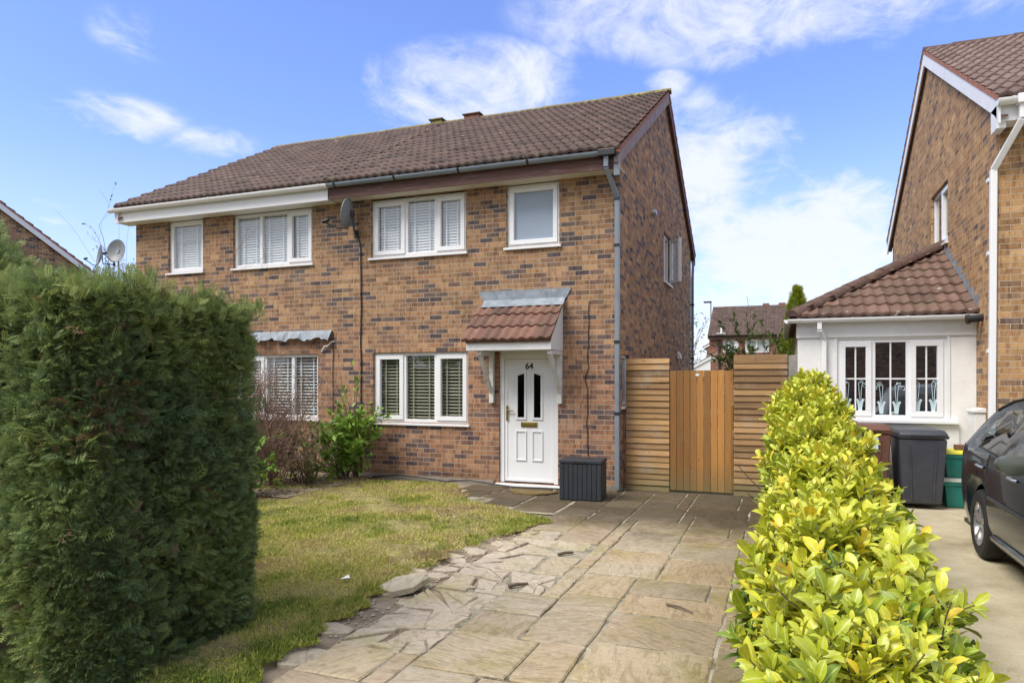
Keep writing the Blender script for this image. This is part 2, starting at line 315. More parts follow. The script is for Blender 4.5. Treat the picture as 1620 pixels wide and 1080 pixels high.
def slab_mat(name, pale=0.):
    m, t, b = new_mat(name); p = wpos(t)
    at = nd(t, 'ShaderNodeAttribute', attribute_name='rnd').outputs['Fac']
    c = ramp(t, at, [(0, (.34, .275, .195)), (.2, (.45, .365, .25)), (.42, (.48, .375, .265)), (.6, (.39, .325, .245)), (.78, (.52, .43, .295)), (1, (.42, .365, .28))])
    if pale: c = mixc(t, pale, c, (.56, .50, .42))
    # riven ripples, each slab turned its own way
    vr = nd(t, 'ShaderNodeVectorRotate', rotation_type='Z_AXIS'); t.links.new(p, vr.inputs[0]); t.links.new(mth(t, 'MULTIPLY', at, 19.), vr.inputs['Angle'])
    off = nd(t, 'ShaderNodeVectorMath', operation='ADD'); t.links.new(vr.outputs[0], off.inputs[0]); t.links.new(at, off.inputs[1])
    mp = nd(t, 'ShaderNodeMapping'); mp.inputs['Scale'].default_value = (1.0, 4.2, 1); t.links.new(off.outputs[0], mp.inputs[0])
    rip = noise(t, mp.outputs[0], 4.5, 5, .55, 1.2)
    c = mixc(t, mth(t, 'MULTIPLY', rng(t, rip, .50, .40), .40), c, mixc(t, 1., c, (.50, .46, .38), 'MULTIPLY'))
    c = mixc(t, .75, c, ramp(t, noise(t, p, 22, 7, .7), [(.3, (.72, .71, .70)), (.7, (1.14, 1.14, 1.14))]), 'MULTIPLY')
    # algae film and damp, strongest by the house wall and along the hedge
    z = nd(t, 'ShaderNodeSeparateXYZ'); t.links.new(p, z.inputs[0])
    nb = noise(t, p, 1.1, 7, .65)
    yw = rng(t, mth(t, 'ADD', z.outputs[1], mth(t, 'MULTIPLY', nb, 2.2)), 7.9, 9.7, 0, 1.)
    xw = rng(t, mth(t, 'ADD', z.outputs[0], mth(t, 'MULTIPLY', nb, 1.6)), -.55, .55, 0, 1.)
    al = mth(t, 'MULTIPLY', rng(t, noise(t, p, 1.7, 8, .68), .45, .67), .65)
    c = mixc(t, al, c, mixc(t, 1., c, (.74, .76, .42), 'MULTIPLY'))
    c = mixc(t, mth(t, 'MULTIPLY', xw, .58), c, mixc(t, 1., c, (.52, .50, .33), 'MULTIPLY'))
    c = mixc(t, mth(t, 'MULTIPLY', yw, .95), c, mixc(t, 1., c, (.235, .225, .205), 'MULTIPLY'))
    c = mixc(t, 1., c, (.96, .94, .90), 'MULTIPLY')
    sp = rng(t, noise(t, p, 7., 9, .75), .57, .70); c = mixc(t, mth(t, 'MULTIPLY', sp, .55), c, (.15, .125, .085))
    sp2 = rng(t, noise(t, p, 38, 4, .6), .66, .74); c = mixc(t, mth(t, 'MULTIPLY', sp2, .5), c, (.60, .56, .48))
    t.links.new(c, b.inputs['Base Color']); b.inputs['Roughness'].default_value = .8; b.inputs['Specular IOR Level'].default_value = .3
    h = mth(t, 'ADD', mth(t, 'MULTIPLY', rip, 1.), mth(t, 'MULTIPLY', noise(t, p, 60, 5, .7), .3))
    bump(t, b, h, .55, .02); return m
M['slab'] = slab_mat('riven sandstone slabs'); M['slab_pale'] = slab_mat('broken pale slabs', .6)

# ------------------------------------------------------------------ mesh helpers
ORG = {}
def tag(o, label=None, cat=None, group=None, kind=None):
    for k, v in (('label', label), ('category', cat), ('group', group), ('kind', kind)):
        if v: o[k] = v
    return o
def thing(name, label, cat, loc, group=None, rz=0., local=False):
    o = bpy.data.objects.new(name, None); COL.objects.link(o); o.location = loc; o.rotation_euler = (0, 0, rz); o.empty_display_size = .1
    ORG[o.name] = Vector((0, 0, 0)) if (local or rz) else Vector(loc)
    return tag(o, label, cat, group)
def link(name, me, mat, parent, base=True, smooth=False):
    o = bpy.data.objects.new(name, me); COL.objects.link(o)
    if mat: me.materials.append(mat)
    if parent is not None:
        org = ORG[parent.name]; o.parent = parent
    elif base:
        n = len(me.vertices); co = np.empty(n * 3, 'f'); me.vertices.foreach_get('co', co); co = co.reshape(-1, 3)
        org = Vector(((co[:, 0].min() + co[:, 0].max()) / 2, (co[:, 1].min() + co[:, 1].max()) / 2, co[:, 2].min())); o.location = org
    else: org = Vector((0, 0, 0))
    if org.length: me.transform(Matrix.Translation(-org))
    ORG[o.name] = org
    if smooth: me.polygons.foreach_set('use_smooth', [True] * len(me.polygons))
    return o
def box_uv(me):
    me.update(); nl = len(me.loops)
    if not nl: return
    co = np.empty(len(me.vertices) * 3, 'f'); me.vertices.foreach_get('co', co); co = co.reshape(-1, 3)
    lv = np.empty(nl, 'i'); me.loops.foreach_get('vertex_index', lv)
    nf = len(me.polygons); nr = np.empty(nf * 3, 'f'); me.polygons.foreach_get('normal', nr); nr = np.abs(nr.reshape(-1, 3))
    tt = np.empty(nf, 'i'); me.polygons.foreach_get('loop_total', tt)
    ax = np.repeat(nr.argmax(1), tt); c = co[lv]; uv = np.empty((nl, 2), 'f')
    uv[:, 0] = np.where(ax == 0, c[:, 1], c[:, 0]); uv[:, 1] = np.where(ax == 2, c[:, 1], c[:, 2])
    l = me.uv_layers.new(name='UVMap'); l.data.foreach_set('uv', uv.ravel())
def fixed(*a): return Vector(a)

class MB:
    """collects faces; T maps (u, d, z) to the place when a wall does not face the street"""
    def __init__(s, T=None): s.v = []; s.f = []; s.T = T; s.r = []; s.cur = 0.5
    def add(s, vs, fs):
        b = len(s.v)
        s.v += [s.T(*p) if s.T else Vector(p) for p in vs]; s.f += [tuple(i + b for i in f) for f in fs]; s.r += [s.cur] * len(fs)
    def box(s, x0, x1, y0, y1, z0, z1):
        s.add([(x0, y0, z0), (x1, y0, z0), (x1, y1, z0), (x0, y1, z0), (x0, y0, z1), (x1, y0, z1), (x1, y1, z1), (x0, y1, z1)],
              [(0, 3, 2, 1), (4, 5, 6, 7), (0, 1, 5, 4), (1, 2, 6, 5), (2, 3, 7, 6), (3, 0, 4, 7)])
    def taper(s, b, t, z0, z1):   # b, t = (x0, x1, y0, y1) at the bottom and the top
        s.add([(b[0], b[2], z0), (b[1], b[2], z0), (b[1], b[3], z0), (b[0], b[3], z0), (t[0], t[2], z1), (t[1], t[2], z1), (t[1], t[3], z1), (t[0], t[3], z1)],
              [(0, 3, 2, 1), (4, 5, 6, 7), (0, 1, 5, 4), (1, 2, 6, 5), (2, 3, 7, 6), (3, 0, 4, 7)])
    def quad(s, *p): s.add(p, [tuple(range(len(p)))])
    def prism(s, poly, a0, a1, axis='x'):
        n = len(poly); g = {'x': lambda a, p: (a, p[0], p[1]), 'y': lambda a, p: (p[0], a, p[1]), 'z': lambda a, p: (p[0], p[1], a)}[axis]
        s.add([g(a0, p) for p in poly] + [g(a1, p) for p in poly],
              [tuple(range(n - 1, -1, -1)), tuple(range(n, 2 * n))] + [(i, (i + 1) % n, n + (i + 1) % n, n + i) for i in range(n)])
    def bar(s, p, q, w, h=None, up=Vector((0, 0, 1))):
        p, q = Vector(p), Vector(q); d = (q - p).normalized(); h = h or w
        if abs(d.dot(up)) > .98: up = Vector((0, 1, 0))
        a = d.cross(up).normalized() * w / 2; b = a.cross(d).normalized() * h / 2
        s.add([tuple(x) for x in (p - a - b, p + a - b, p + a + b, p - a + b, q - a - b, q + a - b, q + a + b, q - a + b)],
              [(0, 3, 2, 1), (4, 5, 6, 7), (0, 1, 5, 4), (1, 2, 6, 5), (2, 3, 7, 6), (3, 0, 4, 7)])
    def tube(s, pts, r, n=8, cap=True, r1=None):
        pts = [Vector(p) for p in pts]; m = len(pts); vs = []; u = None
        for i, p in enumerate(pts):
            d = (pts[min(i + 1, m - 1)] - pts[max(i - 1, 0)]).normalized()
            if u is None: u = d.orthogonal().normalized()
            u = (u - d * u.dot(d)).normalized(); w = d.cross(u)
            rr = r if r1 is None else r + (r1 - r) * i / max(1, m - 1)
            vs += [tuple(p + (u * math.cos(2 * math.pi * k / n) + w * math.sin(2 * math.pi * k / n)) * rr) for k in range(n)]
        fs = [(i * n + k, i * n + (k + 1) % n, (i + 1) * n + (k + 1) % n, (i + 1) * n + k) for i in range(m - 1) for k in range(n)]
        if cap: fs += [tuple(range(n - 1, -1, -1)), tuple(range((m - 1) * n, m * n))]
        s.add(vs, fs)
    def lathe(s, prof, n=24, c=(0, 0, 0), axis='z'):   # prof: (r, h)
        vs = []
        for r, h in prof:
            for k in range(n):
                a = 2 * math.pi * k / n; x, y = r * math.cos(a), r * math.sin(a)
                vs.append({'z': (c[0] + x, c[1] + y, c[2] + h), 'x': (c[0] + h, c[1] + x, c[2] + y), 'y': (c[0] + x, c[1] + h, c[2] + y)}[axis])
        m = len(prof); s.add(vs, [(i * n + k, i * n + (k + 1) % n, (i + 1) * n + (k + 1) % n, (i + 1) * n + k) for i in range(m - 1) for k in range(n)])
    def build(s, name, mat, parent=None, bevel=0., smooth=False, kind=None, recalc=True, seg=2):
        me = bpy.data.meshes.new(name); me.from_pydata([tuple(p) for p in s.v], [], s.f)
        at = me.attributes.new('rnd', 'FLOAT', 'FACE'); at.data.foreach_set('value', s.r)
        if recalc or bevel:
            bm = bmesh.new(); bm.from_mesh(me)
            if recalc: bmesh.ops.recalc_face_normals(bm, faces=bm.faces)
            if bevel:
                es = [e for e in bm.edges if len(e.link_faces) == 2 and e.calc_face_angle(0) > .5]
                bmesh.ops.bevel(bm, geom=es, offset=bevel, segments=seg, affect='EDGES', profile=.6, clamp_overlap=True)
            bm.to_mesh(me); bm.free()
        box_uv(me)
        o = link(name, me, mat, parent, base=kind != 'structure')
        if smooth:
            me.polygons.foreach_set('use_smooth', [True] * len(me.polygons)); me.update()
            try: me.set_sharp_from_angle(angle=R(35))
            except Exception: pass
        if kind: o['kind'] = kind
        return o

def np_mesh(name, V, F, rnd, mat, parent=None, base=True, smooth=False, rib=None):
    """V (n,3), F (m,k) of equal length, rnd (m,)"""
    me = bpy.data.meshes.new(name); n, m, k = len(V), len(F), F.shape[1]
    me.vertices.add(n); me.vertices.foreach_set('co', np.ascontiguousarray(V, 'f').ravel())
    me.loops.add(m * k); me.loops.foreach_set('vertex_index', np.ascontiguousarray(F, 'i').ravel())
    me.polygons.add(m); me.polygons.foreach_set('loop_start', np.arange(0, m * k, k, dtype='i'))
    try: me.polygons.foreach_set('loop_total', np.full(m, k, 'i'))
    except Exception: pass
    me.update(calc_edges=True)
    at = me.attributes.new('rnd', 'FLOAT', 'FACE'); at.data.foreach_set('value', np.ascontiguousarray(rnd, 'f'))
    if rib is not None: me.attributes.new('rib', 'FLOAT', 'POINT').data.foreach_set('value', np.ascontiguousarray(rib, 'f'))
    return link(name, me, mat, parent, base, smooth)
def unit(a): return a / np.maximum(np.linalg.norm(a, axis=1, keepdims=True), 1e-6)
def scatter(tv, tf, P, D, N, L, Wd):
    """copies template (x across, y along, z out) at P along D with normal N; returns V, F"""
    D = unit(D); X = unit(np.cross(D, N)); Z = np.cross(X, D)
    tv = np.asarray(tv, float); tf = np.asarray(tf, int); n = len(P)
    V = P[:, None] + tv[None, :, 0:1] * X[:, None] * Wd[:, None, None] + tv[None, :, 1:2] * D[:, None] * L[:, None, None] + tv[None, :, 2:3] * Z[:, None] * L[:, None, None]
    F = tf[None] + (np.arange(n) * len(tv))[:, None, None]
    return V.reshape(-1, 3), F.reshape(-1, tf.shape[1])
def vnoise(P, f, seed=0):
    """cheap smooth value noise in 0..1"""
    r = np.random.default_rng(seed); o = np.zeros(len(P)); a = .5
    for k in range(3):
        d = unit(r.normal(size=(5, 3))); ph = r.uniform(0, 6.28, 5)
        o += a * np.sin(P @ d.T * f * (1.9 ** k) + ph).mean(1) * 1.6; a *= .6
    return np.clip(.5 + o, 0, 1)

# templates
LEAF = ([(0, 0, 0), (-.32, .22, .05), (-.5, .5, .05), (-.34, .8, -.02), (0, 1, -.12), (.34, .8, -.02), (.5, .5, .05), (.32, .22, .05), (0, .25, -.02), (0, .55, -.03), (0, .8, -.06)],
        [(0, 8, 1, 1), (0, 7, 8, 8), (1, 8, 9, 2), (8, 7, 6, 9), (2, 9, 10, 3), (9, 6, 5, 10), (3, 10, 4, 4), (10, 5, 4, 4)])
def quads_only(t):
    v, f = t; v = list(v); return v, [tuple(q) if len(set(q)) == 4 else tuple(q) for q in f]
def leaf_template():
    v = [(0, 0, 0)]; f = []
    ys = [.0, .16, .42, .68, .88, 1.0]; ws = [.04, .25, .45, .50, .32, .03]; zc = [0, .01, .01, -.03, -.09, -.15]
    v = []
    for y, w, z in zip(ys, ws, zc): v += [(-w, y, z + .16 * w), (0, y, z), (w, y, z + .16 * w)]
    for i in range(5):
        for k in range(2): f.append((i * 3 + k, i * 3 + k + 1, i * 3 + k + 4, i * 3 + k + 3))
    return v, f
LEAF = leaf_template()
LEAF_S = ([(0, 0, 0), (-.5, .5, .03), (0, 1, -.1), (.5, .5, .03)], [(0, 3, 2, 1)])
def frond_template():
    v = []; f = []
    def rh(a, b, w, z=0.):
        a, b = np.array(a), np.array(b); d = b - a; p = np.array([-d[1], d[0]]) / (np.hypot(*d) + 1e-6) * w; m = a + d * .45; k = len(v)
        v.extend([(a[0], a[1], z * a[1]), (m[0] + p[0], m[1] + p[1], z), (b[0], b[1], z - .06), (m[0] - p[0], m[1] - p[1], z)]); f.append((k, k + 3, k + 2, k + 1))
    for y, l in ((.05, .34), (.2, .42), (.36, .42), (.53, .36), (.7, .26)):
        for sd in (-1, 1):
            rh((0, y), (sd * l * .80, y + l * .70), .030, .03 * sd); rh((sd * l * .35, y + l * .32), (sd * l * .62, y + l * 1.05), .024, -.02)
    rh((0, 0), (0, 1.05), .03); return v, f
FROND = frond_template()

def twig_segments(base, d, length, r, depth, out, spread=.5, kids=3, droop=0., wob=.12):
    p = Vector(base); d = Vector(d).normalized(); n = 4; pts = [p.copy()]
    for i in range(n):
        d = (d + Vector((random.gauss(0, wob), random.gauss(0, wob), random.gauss(0, wob) - droop))).normalized(); p = p + d * length / n; pts.append(p.copy())
    out.append((pts, r, r * .55))
    if depth > 0:
        for k in range(kids):
            q = pts[random.randint(1, n)]
            nd_ = (d + Vector((random.gauss(0, spread), random.gauss(0, spread), random.gauss(0, spread * .7)))).normalized()
            twig_segments(q, nd_, length * random.uniform(.4, .7), r * .55, depth - 1, out, spread, kids, droop, wob)
def twig_mb(segs, n=4):
    m = MB()
    for pts, r0, r1 in segs: m.tube(pts, r0, n, True, r1)
    return m
def leaves_on(segs, per, ln, wd, rnd_fn=None, up=.5):
    P = []; D = []
    for pts, r0, r1 in segs:
        ax = (pts[-1] - pts[0]).normalized()
        for i in range(per):
            k = random.uniform(.25, 1) * (len(pts) - 1); a = int(min(k, len(pts) - 2)); p = pts[a].lerp(pts[a + 1], k - a); P.append(p)
            D.append(ax * .6 + Vector((random.gauss(0, .6), random.gauss(0, .6), random.gauss(up * .4, .5))))
    P = np.array([tuple(p) for p in P]); D = unit(np.array([tuple(d) for d in D])); n = len(P)
    N = unit(RNG.normal(size=(n, 3)) * .6 + np.array([0, -.2, 1.]))
    return scatter(*LEAF_S, P, D, N, RNG.uniform(*ln, n), RNG.uniform(*wd, n)) + (RNG.uniform(0, 1, n),)

# ------------------------------------------------------------------ roofs
def tiled_slope(V, F, Rn, O, U, Sv, N, width, slope, tw=.30, gauge=.335, roll=.042, clip=None, spt=8, rolls=2, jag=0.):
    """O eave corner, U along the eave, Sv up the slope, N out; appends courses of roll tiles"""
    O, U, Sv, N = (np.array(x, float) for x in (O, U, Sv, N)); nc = max(1, round(slope / gauge)); g = slope / nc
    for c in range(nc):
        u0, u1 = (0., width) if clip is None else clip((c + .35) * g)
        if u1 - u0 < .08: continue
        nt_ = max(1, int(math.ceil((u1 - u0) / tw - 1e-6)))
        for i in range(nt_):
            a = u0 + i * tw; b = min(u1, a + tw)
            if b - a < .02: continue
            us = np.linspace(a, b, spt + 1); ph = (us % tw) / tw * rolls
            fr = ph % 1.
            h = roll * np.clip(np.cos((fr - .5) * 2 * math.pi), -.25, 1) + roll * .25
            h = roll * (.5 + .5 * np.cos((fr - .5) * 2 * math.pi)) ** 1.3
            j = RNG.normal(0, .0022); s0 = c * g + RNG.normal(0, .003) - (.0 if c else 0.)
            rows = [(s0 + .004, -.02), (s0, .022), (s0 + .012, .034), (c * g + g + .05, -.006)]
            base = sum(len(x) for x in V); pts = []
            for s_, hh in rows: pts.append(O + us[:, None] * U + s_ * Sv + (h * (1 if hh > -.01 else .7) + hh + j)[:, None] * N)
            V.append(np.concatenate(pts)); n = spt + 1
            F.append(np.array([(base + r * n + k, base + r * n + k + 1, base + (r + 1) * n + k + 1, base + (r + 1) * n + k) for r in range(len(rows) - 1) for k in range(spt)]))
            Rn.append(np.full(spt * (len(rows) - 1), np.clip(RNG.normal(.5, .26), 0, 1)))
def build_tiles(name, parts, mat, parent):
    V, F, Rn = [], [], []
    for p in parts: tiled_slope(V, F, Rn, **p)
    return np_mesh(name, np.concatenate(V), np.concatenate(F), np.concatenate(Rn), mat, parent)
def ridge_line(p, q, r=.11, seg=.45, flat=.8):
    """row of overlapping half round ridge tiles"""
    m = MB(); p, q = Vector(p), Vector(q); L = (q - p).length; n = max(1, round(L / seg)); d = (q - p) / L
    side = d.cross(Vector((0, 0, 1))).normalized(); up = side.cross(d).normalized()
    for i in range(n):
        a = p + d * (i * L / n); b = p + d * ((i + 1) * L / n + .03); vs = []; lift = random.uniform(-.006, .008); m.cur = random.random()
        for j, (c, rr) in enumerate(((a, r), (b, r * .93))):
            for k in range(9):
                t = math.pi * k / 8; vs.append(tuple(c + side * math.cos(t) * rr + up * (math.sin(t) * rr * flat + lift - .03)))
        m.add(vs, [(k, k + 1, 10 + k, 9 + k) for k in range(8)] + [tuple(range(8, -1, -1)), tuple(range(9, 18))])
    return m

def wall_rect(m, u0, u1, z0, z1, holes, d0=0., rev=.13):
    """front face of a wall with real openings and reveals, in (u, d, z)"""
    us = sorted({u0, u1} | {h[0] for h in holes} | {h[1] for h in holes}); zs = sorted({z0, z1} | {h[2] for h in holes} | {h[3] for h in holes})
    for i in range(len(us) - 1):
        for j in range(len(zs) - 1):
            cu, cz = (us[i] + us[i + 1]) / 2, (zs[j] + zs[j + 1]) / 2
            if any(h[0] < cu < h[1] and h[2] < cz < h[3] for h in holes): continue
            m.quad((us[i], d0, zs[j]), (us[i + 1], d0, zs[j]), (us[i + 1], d0, zs[j + 1]), (us[i], d0, zs[j + 1]))
    for a, b, c, e in holes:
        r = d0 + rev
        m.quad((a, d0, c), (a, r, c), (a, r, e), (a, d0, e)); m.quad((b, d0, c), (b, d0, e), (b, r, e), (b, r, c))
        m.quad((a, d0, e), (a, r, e), (b, r, e), (b, d0, e)); m.quad((a, d0, c), (b, d0, c), (b, r, c), (a, r, c))

def window(parent, T, u0, u1, z0, z1, muls, kinds, blind=None, sill=True, d=.05, glass_mat='glass', bars=0, gap=.047, tilt=68, name='window', frame_w=.055, frosted=False):
    """white frame, mullions, opening sashes, panes, blind and sill; kinds: 'c' casement, 'f' fixed"""
    fr = MB(T); w = frame_w; dd = d + .07
    fr.box(u0, u1, d, dd, z0, z0 + w); fr.box(u0, u1, d, dd, z1 - w, z1); fr.box(u0, u0 + w, d, dd, z0 + w, z1 - w); fr.box(u1 - w, u1, d, dd, z0 + w, z1 - w)
    for x in muls: fr.box(x - .032, x + .032, d + .002, dd, z0 + w, z1 - w)
    f = fr.build(name, M['upvc'], parent, bevel=.006)
    edges = [u0 + w] + [e for x in muls for e in (x - .032, x + .032)] + [u1 - w]
    for i, k in enumerate(kinds):
        a, b = edges[2 * i], edges[2 * i + 1]; c, e = z0 + w, z1 - w
        if k == 'c':
            s_ = MB(T); q = .058; o = .014
            s_.box(a - o, b + o, d - .018, d + .05, c - o, c + q); s_.box(a - o, b + o, d - .018, d + .05, e - q, e + o)
            s_.box(a - o, a + q, d - .018, d + .05, c + q, e - q); s_.box(b - q, b + o, d - .018, d + .05, c + q, e - q)
            s_.build('sash', M['upvc'], f, bevel=.006); a += q; b -= q; c += q; e -= q
        g = MB(T); g.quad((a - .005, d + .034, c - .005), (b + .005, d + .034, c - .005), (b + .005, d + .034, e + .005), (a - .005, d + .034, e + .005)); g.build('pane', M[glass_mat], f)
        if bars:
            g = MB(T); mid = (a + b) / 2; g.box(mid - .010, mid + .010, d + .018, d + .028, c, e); zz = (c + e) / 2; g.box(a, b, d + .0165, d + .0265, zz - .010, zz + .010); g.build('glazing_bar', M['upvc'], f)
        if blind:
            bl = MB(T); n = int((e - c + .04) / gap); ta = R(tilt); hw = .024
            for s2 in range(n):
                z = e + .01 - s2 * gap; t2 = ta + random.gauss(0, .05); dx, dz_ = math.cos(t2) * hw, math.sin(t2) * hw
                bl.quad((a - .01, d + .085 - dx, z - dz_), (b + .01, d + .085 - dx, z - dz_), (b + .01, d + .085 + dx, z + dz_), (a - .01, d + .085 + dx, z + dz_))
            for q in (.22, .78):
                xx = a + (b - a) * q; bl.box(xx - .010, xx + .010, d + .048, d + .052, c - .01, e + .01)
            bl.build('blind', M[blind], f, recalc=False)
    if frosted: pass
    if sill:
        s_ = MB(T); s_.prism([(d + .06, z0), (-.045, z0 - .012), (-.045, z0 - .045), (d + .06, z0 - .045)], u0 - .035, u1 + .035, 'x'); s_.build('sill', M['upvc'], f, bevel=.004)
    bk = MB(T); bk.box(u0 - .04, u1 + .04, d + 1.2, d + 1.25, z0 - .4, z1 + .04); bk.build('room_wall', M['interior'], f)
    return f

FRONT, BACK = 10.30, 18.96
EAVE_Y, EAVE_Z = 9.90, 4.955
RIDGE_Y, RIDGE_Z = 14.63, 7.55
def gutter(parent, x0, x1, y, z, mat, r=.062, brackets='gutter_bracket', bmat=None, axis='x', step=1.0):
    m = MB(); n = 10
    def P(a, b, c): return (a, b, c) if axis == 'x' else (b, a, c)
    for rr, inv in ((r, 0), (r - .006, 1)):
        vs = [P(x, y + rr * math.cos(math.pi + math.pi * k / n), z + rr * math.sin(math.pi + math.pi * k / n)) for x in (x0, x1) for k in range(n + 1)]
        m.add(vs, [(k, k + 1, n + 2 + k, n + 1 + k) for k in range(n)])
    for x in (x0, x1): m.add([P(x, y + r * math.cos(math.pi + math.pi * k / n), z + r * math.sin(math.pi + math.pi * k / n)) for k in range(n + 1)], [tuple(range(n + 1))])
    g = m.build('gutter', mat, parent, recalc=False)
    k = int((x1 - x0) / step)
    for i in range(k + 1):
        b = MB()
        x = x0 + .15 + i * (x1 - x0 - .3) / max(1, k)
        rr = r + .006
        vs = [P(xx, y + rr * math.cos(math.pi + math.pi * j / n), z + .004 + rr * math.sin(math.pi + math.pi * j / n)) for xx in (x - .018, x + .018) for j in range(n + 1)]
        b.add(vs, [(j, j + 1, n + 2 + j, n + 1 + j) for j in range(n)]); b.build('gutter_bracket', bmat or mat, g, recalc=False)
    return g

def gable_wall(m, x, y0, y1, zb, holes, T):
    wall_rect(m, y0, y1, zb, 4.95, holes)
    ym = (y0 + y1) / 2; m.quad((y0, 0, 4.95), (y1, 0, 4.95), (y1, 0, 5.03), (ym, 0, 7.40), (y0, 0, 5.03))

def house_shell(t, x0, x1, wall_mat, tile, front_holes, left_gable=False, right_gable=False, gable_holes=(), side_mat=None, verge_l=0., verge_r=0., front=FRONT, ridge_mat='moss_ridge', quality=8, dy=0.):
    """brick walls and the tiled roof of one house, front wall at front"""
    fo = front - FRONT
    w = MB(lambda u, d, z: Vector((u, front + d, z))); wall_rect(w, x0, x1, -.25, 4.78, front_holes)
    w.build('wall', M[wall_mat], t, recalc=False)
    w = MB(); w.box(x0, x1, BACK + fo - .1, BACK + fo, -.25, 4.95); w.build('wall', M[wall_mat], t)
    for flag, x, sgn in ((left_gable, x0, 1), (right_gable, x1, -1)):
        if flag:
            g = MB(lambda u, d, z, x=x, sgn=sgn: Vector((x + sgn * d, u + fo, z)))
            gable_wall(g, x, FRONT, BACK, -.25, list(gable_holes), None); g.build('wall', M[side_mat or wall_mat], t, recalc=False)
    sl = math.hypot(RIDGE_Y - EAVE_Y, RIDGE_Z - EAVE_Z); cs, sn = (RIDGE_Y - EAVE_Y) / sl, (RIDGE_Z - EAVE_Z) / sl
    a, b = x0 - verge_l, x1 + verge_r
    parts = [dict(O=(a, EAVE_Y + fo, EAVE_Z), U=(1, 0, 0), Sv=(0, cs, sn), N=(0, -sn, cs), width=b - a, slope=sl, spt=quality),
             dict(O=(b, 2 * RIDGE_Y - EAVE_Y + fo, EAVE_Z), U=(-1, 0, 0), Sv=(0, -cs, sn), N=(0, sn, cs), width=b - a, slope=sl, spt=4)]
    rf = build_tiles('roof', parts, M[tile], t)
    dk = MB(); e0 = .035
    for s_ in (1, -1):
        f = lambda y: RIDGE_Y + fo + s_ * (y - RIDGE_Y)
        dk.prism([(f(EAVE_Y + .04), EAVE_Z - e0), (f(RIDGE_Y), RIDGE_Z - e0 + .005), (f(RIDGE_Y), RIDGE_Z - e0 - .05), (f(EAVE_Y + .04), EAVE_Z - e0 - .04)], a + .02, b - .02, 'x')
    dk.build('roof_deck', M['brown_fascia'], rf)
    rd = ridge_line((a, RIDGE_Y + fo, RIDGE_Z), (b, RIDGE_Y + fo, RIDGE_Z)).build('ridge_tiles', M[ridge_mat], rf, smooth=True)
    return rf
def bargeboards(t, x, out, mat, under='verge', depth=.19, fo=0., rear_mat=None):
    """boards along both verges of a gable; x is the outer face, out = +1 when the gable faces +X"""
    tn = (RIDGE_Z - EAVE_Z) / (RIDGE_Y - EAVE_Y)
    for s_ in (1, -1):
        f = lambda y: RIDGE_Y + fo + s_ * (y - RIDGE_Y)
        zt = lambda y: EAVE_Z - .06 + (y - EAVE_Y) * tn
        b = MB(); ya = EAVE_Y + .05
        b.prism([(f(ya), zt(ya)), (f(RIDGE_Y), zt(RIDGE_Y)), (f(RIDGE_Y), zt(RIDGE_Y) - depth), (f(ya + .16), zt(ya + .16) - depth), (f(ya), zt(ya) - depth - .05)], x - .024 * out, x, 'x')
        bb = b.build('bargeboard', M[(rear_mat or mat) if s_ < 0 else mat], t)
        u = MB(); u.prism([(f(EAVE_Y + .02), zt(EAVE_Y) + .075), (f(RIDGE_Y), zt(RIDGE_Y) + .07), (f(RIDGE_Y), zt(RIDGE_Y) + .004), (f(EAVE_Y + .02), zt(EAVE_Y) + .006)], x - .09 * out, x + .008 * out, 'x')
        u.build('verge_mortar', M[under], t)
        w = MB(); w.prism([(f(ya), zt(ya) - depth + .03), (f(RIDGE_Y), zt(RIDGE_Y) - depth + .03), (f(RIDGE_Y), zt(RIDGE_Y) - depth + .012), (f(ya), zt(ya) - depth + .012)], x - .10 * out, x - .026 * out, 'x')
        w.build('verge_soffit', M['brown_fascia'], t)
def eaves(t, x0, x1, fascia, fo=0., soff='soffit', y=10.0, ztop=4.925, zbot=4.69):
    m = MB(); m.box(x0, x1, y + fo, y + .022 + fo, zbot, ztop); m.build('fascia', M[fascia], t, bevel=.004)
    m = MB(); m.box(x0, x1, y + .024 + fo, FRONT + .05 + fo, zbot + .012, zbot + .028); m.build('soffit', M[soff], t)
def downpipe(t, pts, mat, w=.062, clips=()):
    m = MB()
    for a, b in zip(pts[:-1], pts[1:]): m.bar(a, b, w, w, up=Vector((0, 1, 0)) if abs(Vector(b)[2] - Vector(a)[2]) > .3 else Vector((0, 0, 1)))
    d = m.build('downpipe', M[mat], t, bevel=.010)
    p = Vector(pts[-1])
    for z in clips:
        c = MB(); c.box(p.x - w * .62, p.x + w * .62, p.y - w * .62, p.y + w * .62, z - .022, z + .022); c.build('pipe_clip', M['gutter_black'] if mat == 'gutter_grey' else M[mat], d)
    return d
def ident(u, d, z): return Vector((u, FRONT + d, z))

# ------------------------------------------------------------------ the setting: ground, lawn, paving, drive
def sheet(name, x0, x1, y0, y1, z, mat):
    m = MB(); m.quad((x0, y0, z), (x1, y0, z), (x1, y1, z), (x0, y1, z)); return m.build(name, M[mat], None, kind='structure', recalc=False)
sheet('ground', -1500, 1500, -1500, 1500, -.08, 'earth')
sheet('road', -60, 60, -8.0, -1.2, -.17 + .105, 'asphalt')
pv = MB(); pv.box(-60, 60, -1.2, 1.7, -.3, -.02); pv.build('pavement', M['concrete'], None, kind='structure')
sheet('soil', -16, .95, 1.7, 10.4, -.026, 'soil')
sheet('driveway_bed', -2.31, .35, 1.7, 10.6, -.011, 'bed_mortar'); sheet('path_bed', -4.5, -2.314, 8.25, 10.2, -.012, 'bed_mortar'); 
cd = MB(); cd.box(.62, 2.6, 1.7, 11.0, -.2, -.006); cd.build('concrete_driveway', M['concrete'], None, kind='structure')
cd = MB(); cd.box(2.604, 9, 1.7, 10.08, -.2, -.002); cd.build('concrete_driveway', M['concrete'], None, kind='structure')
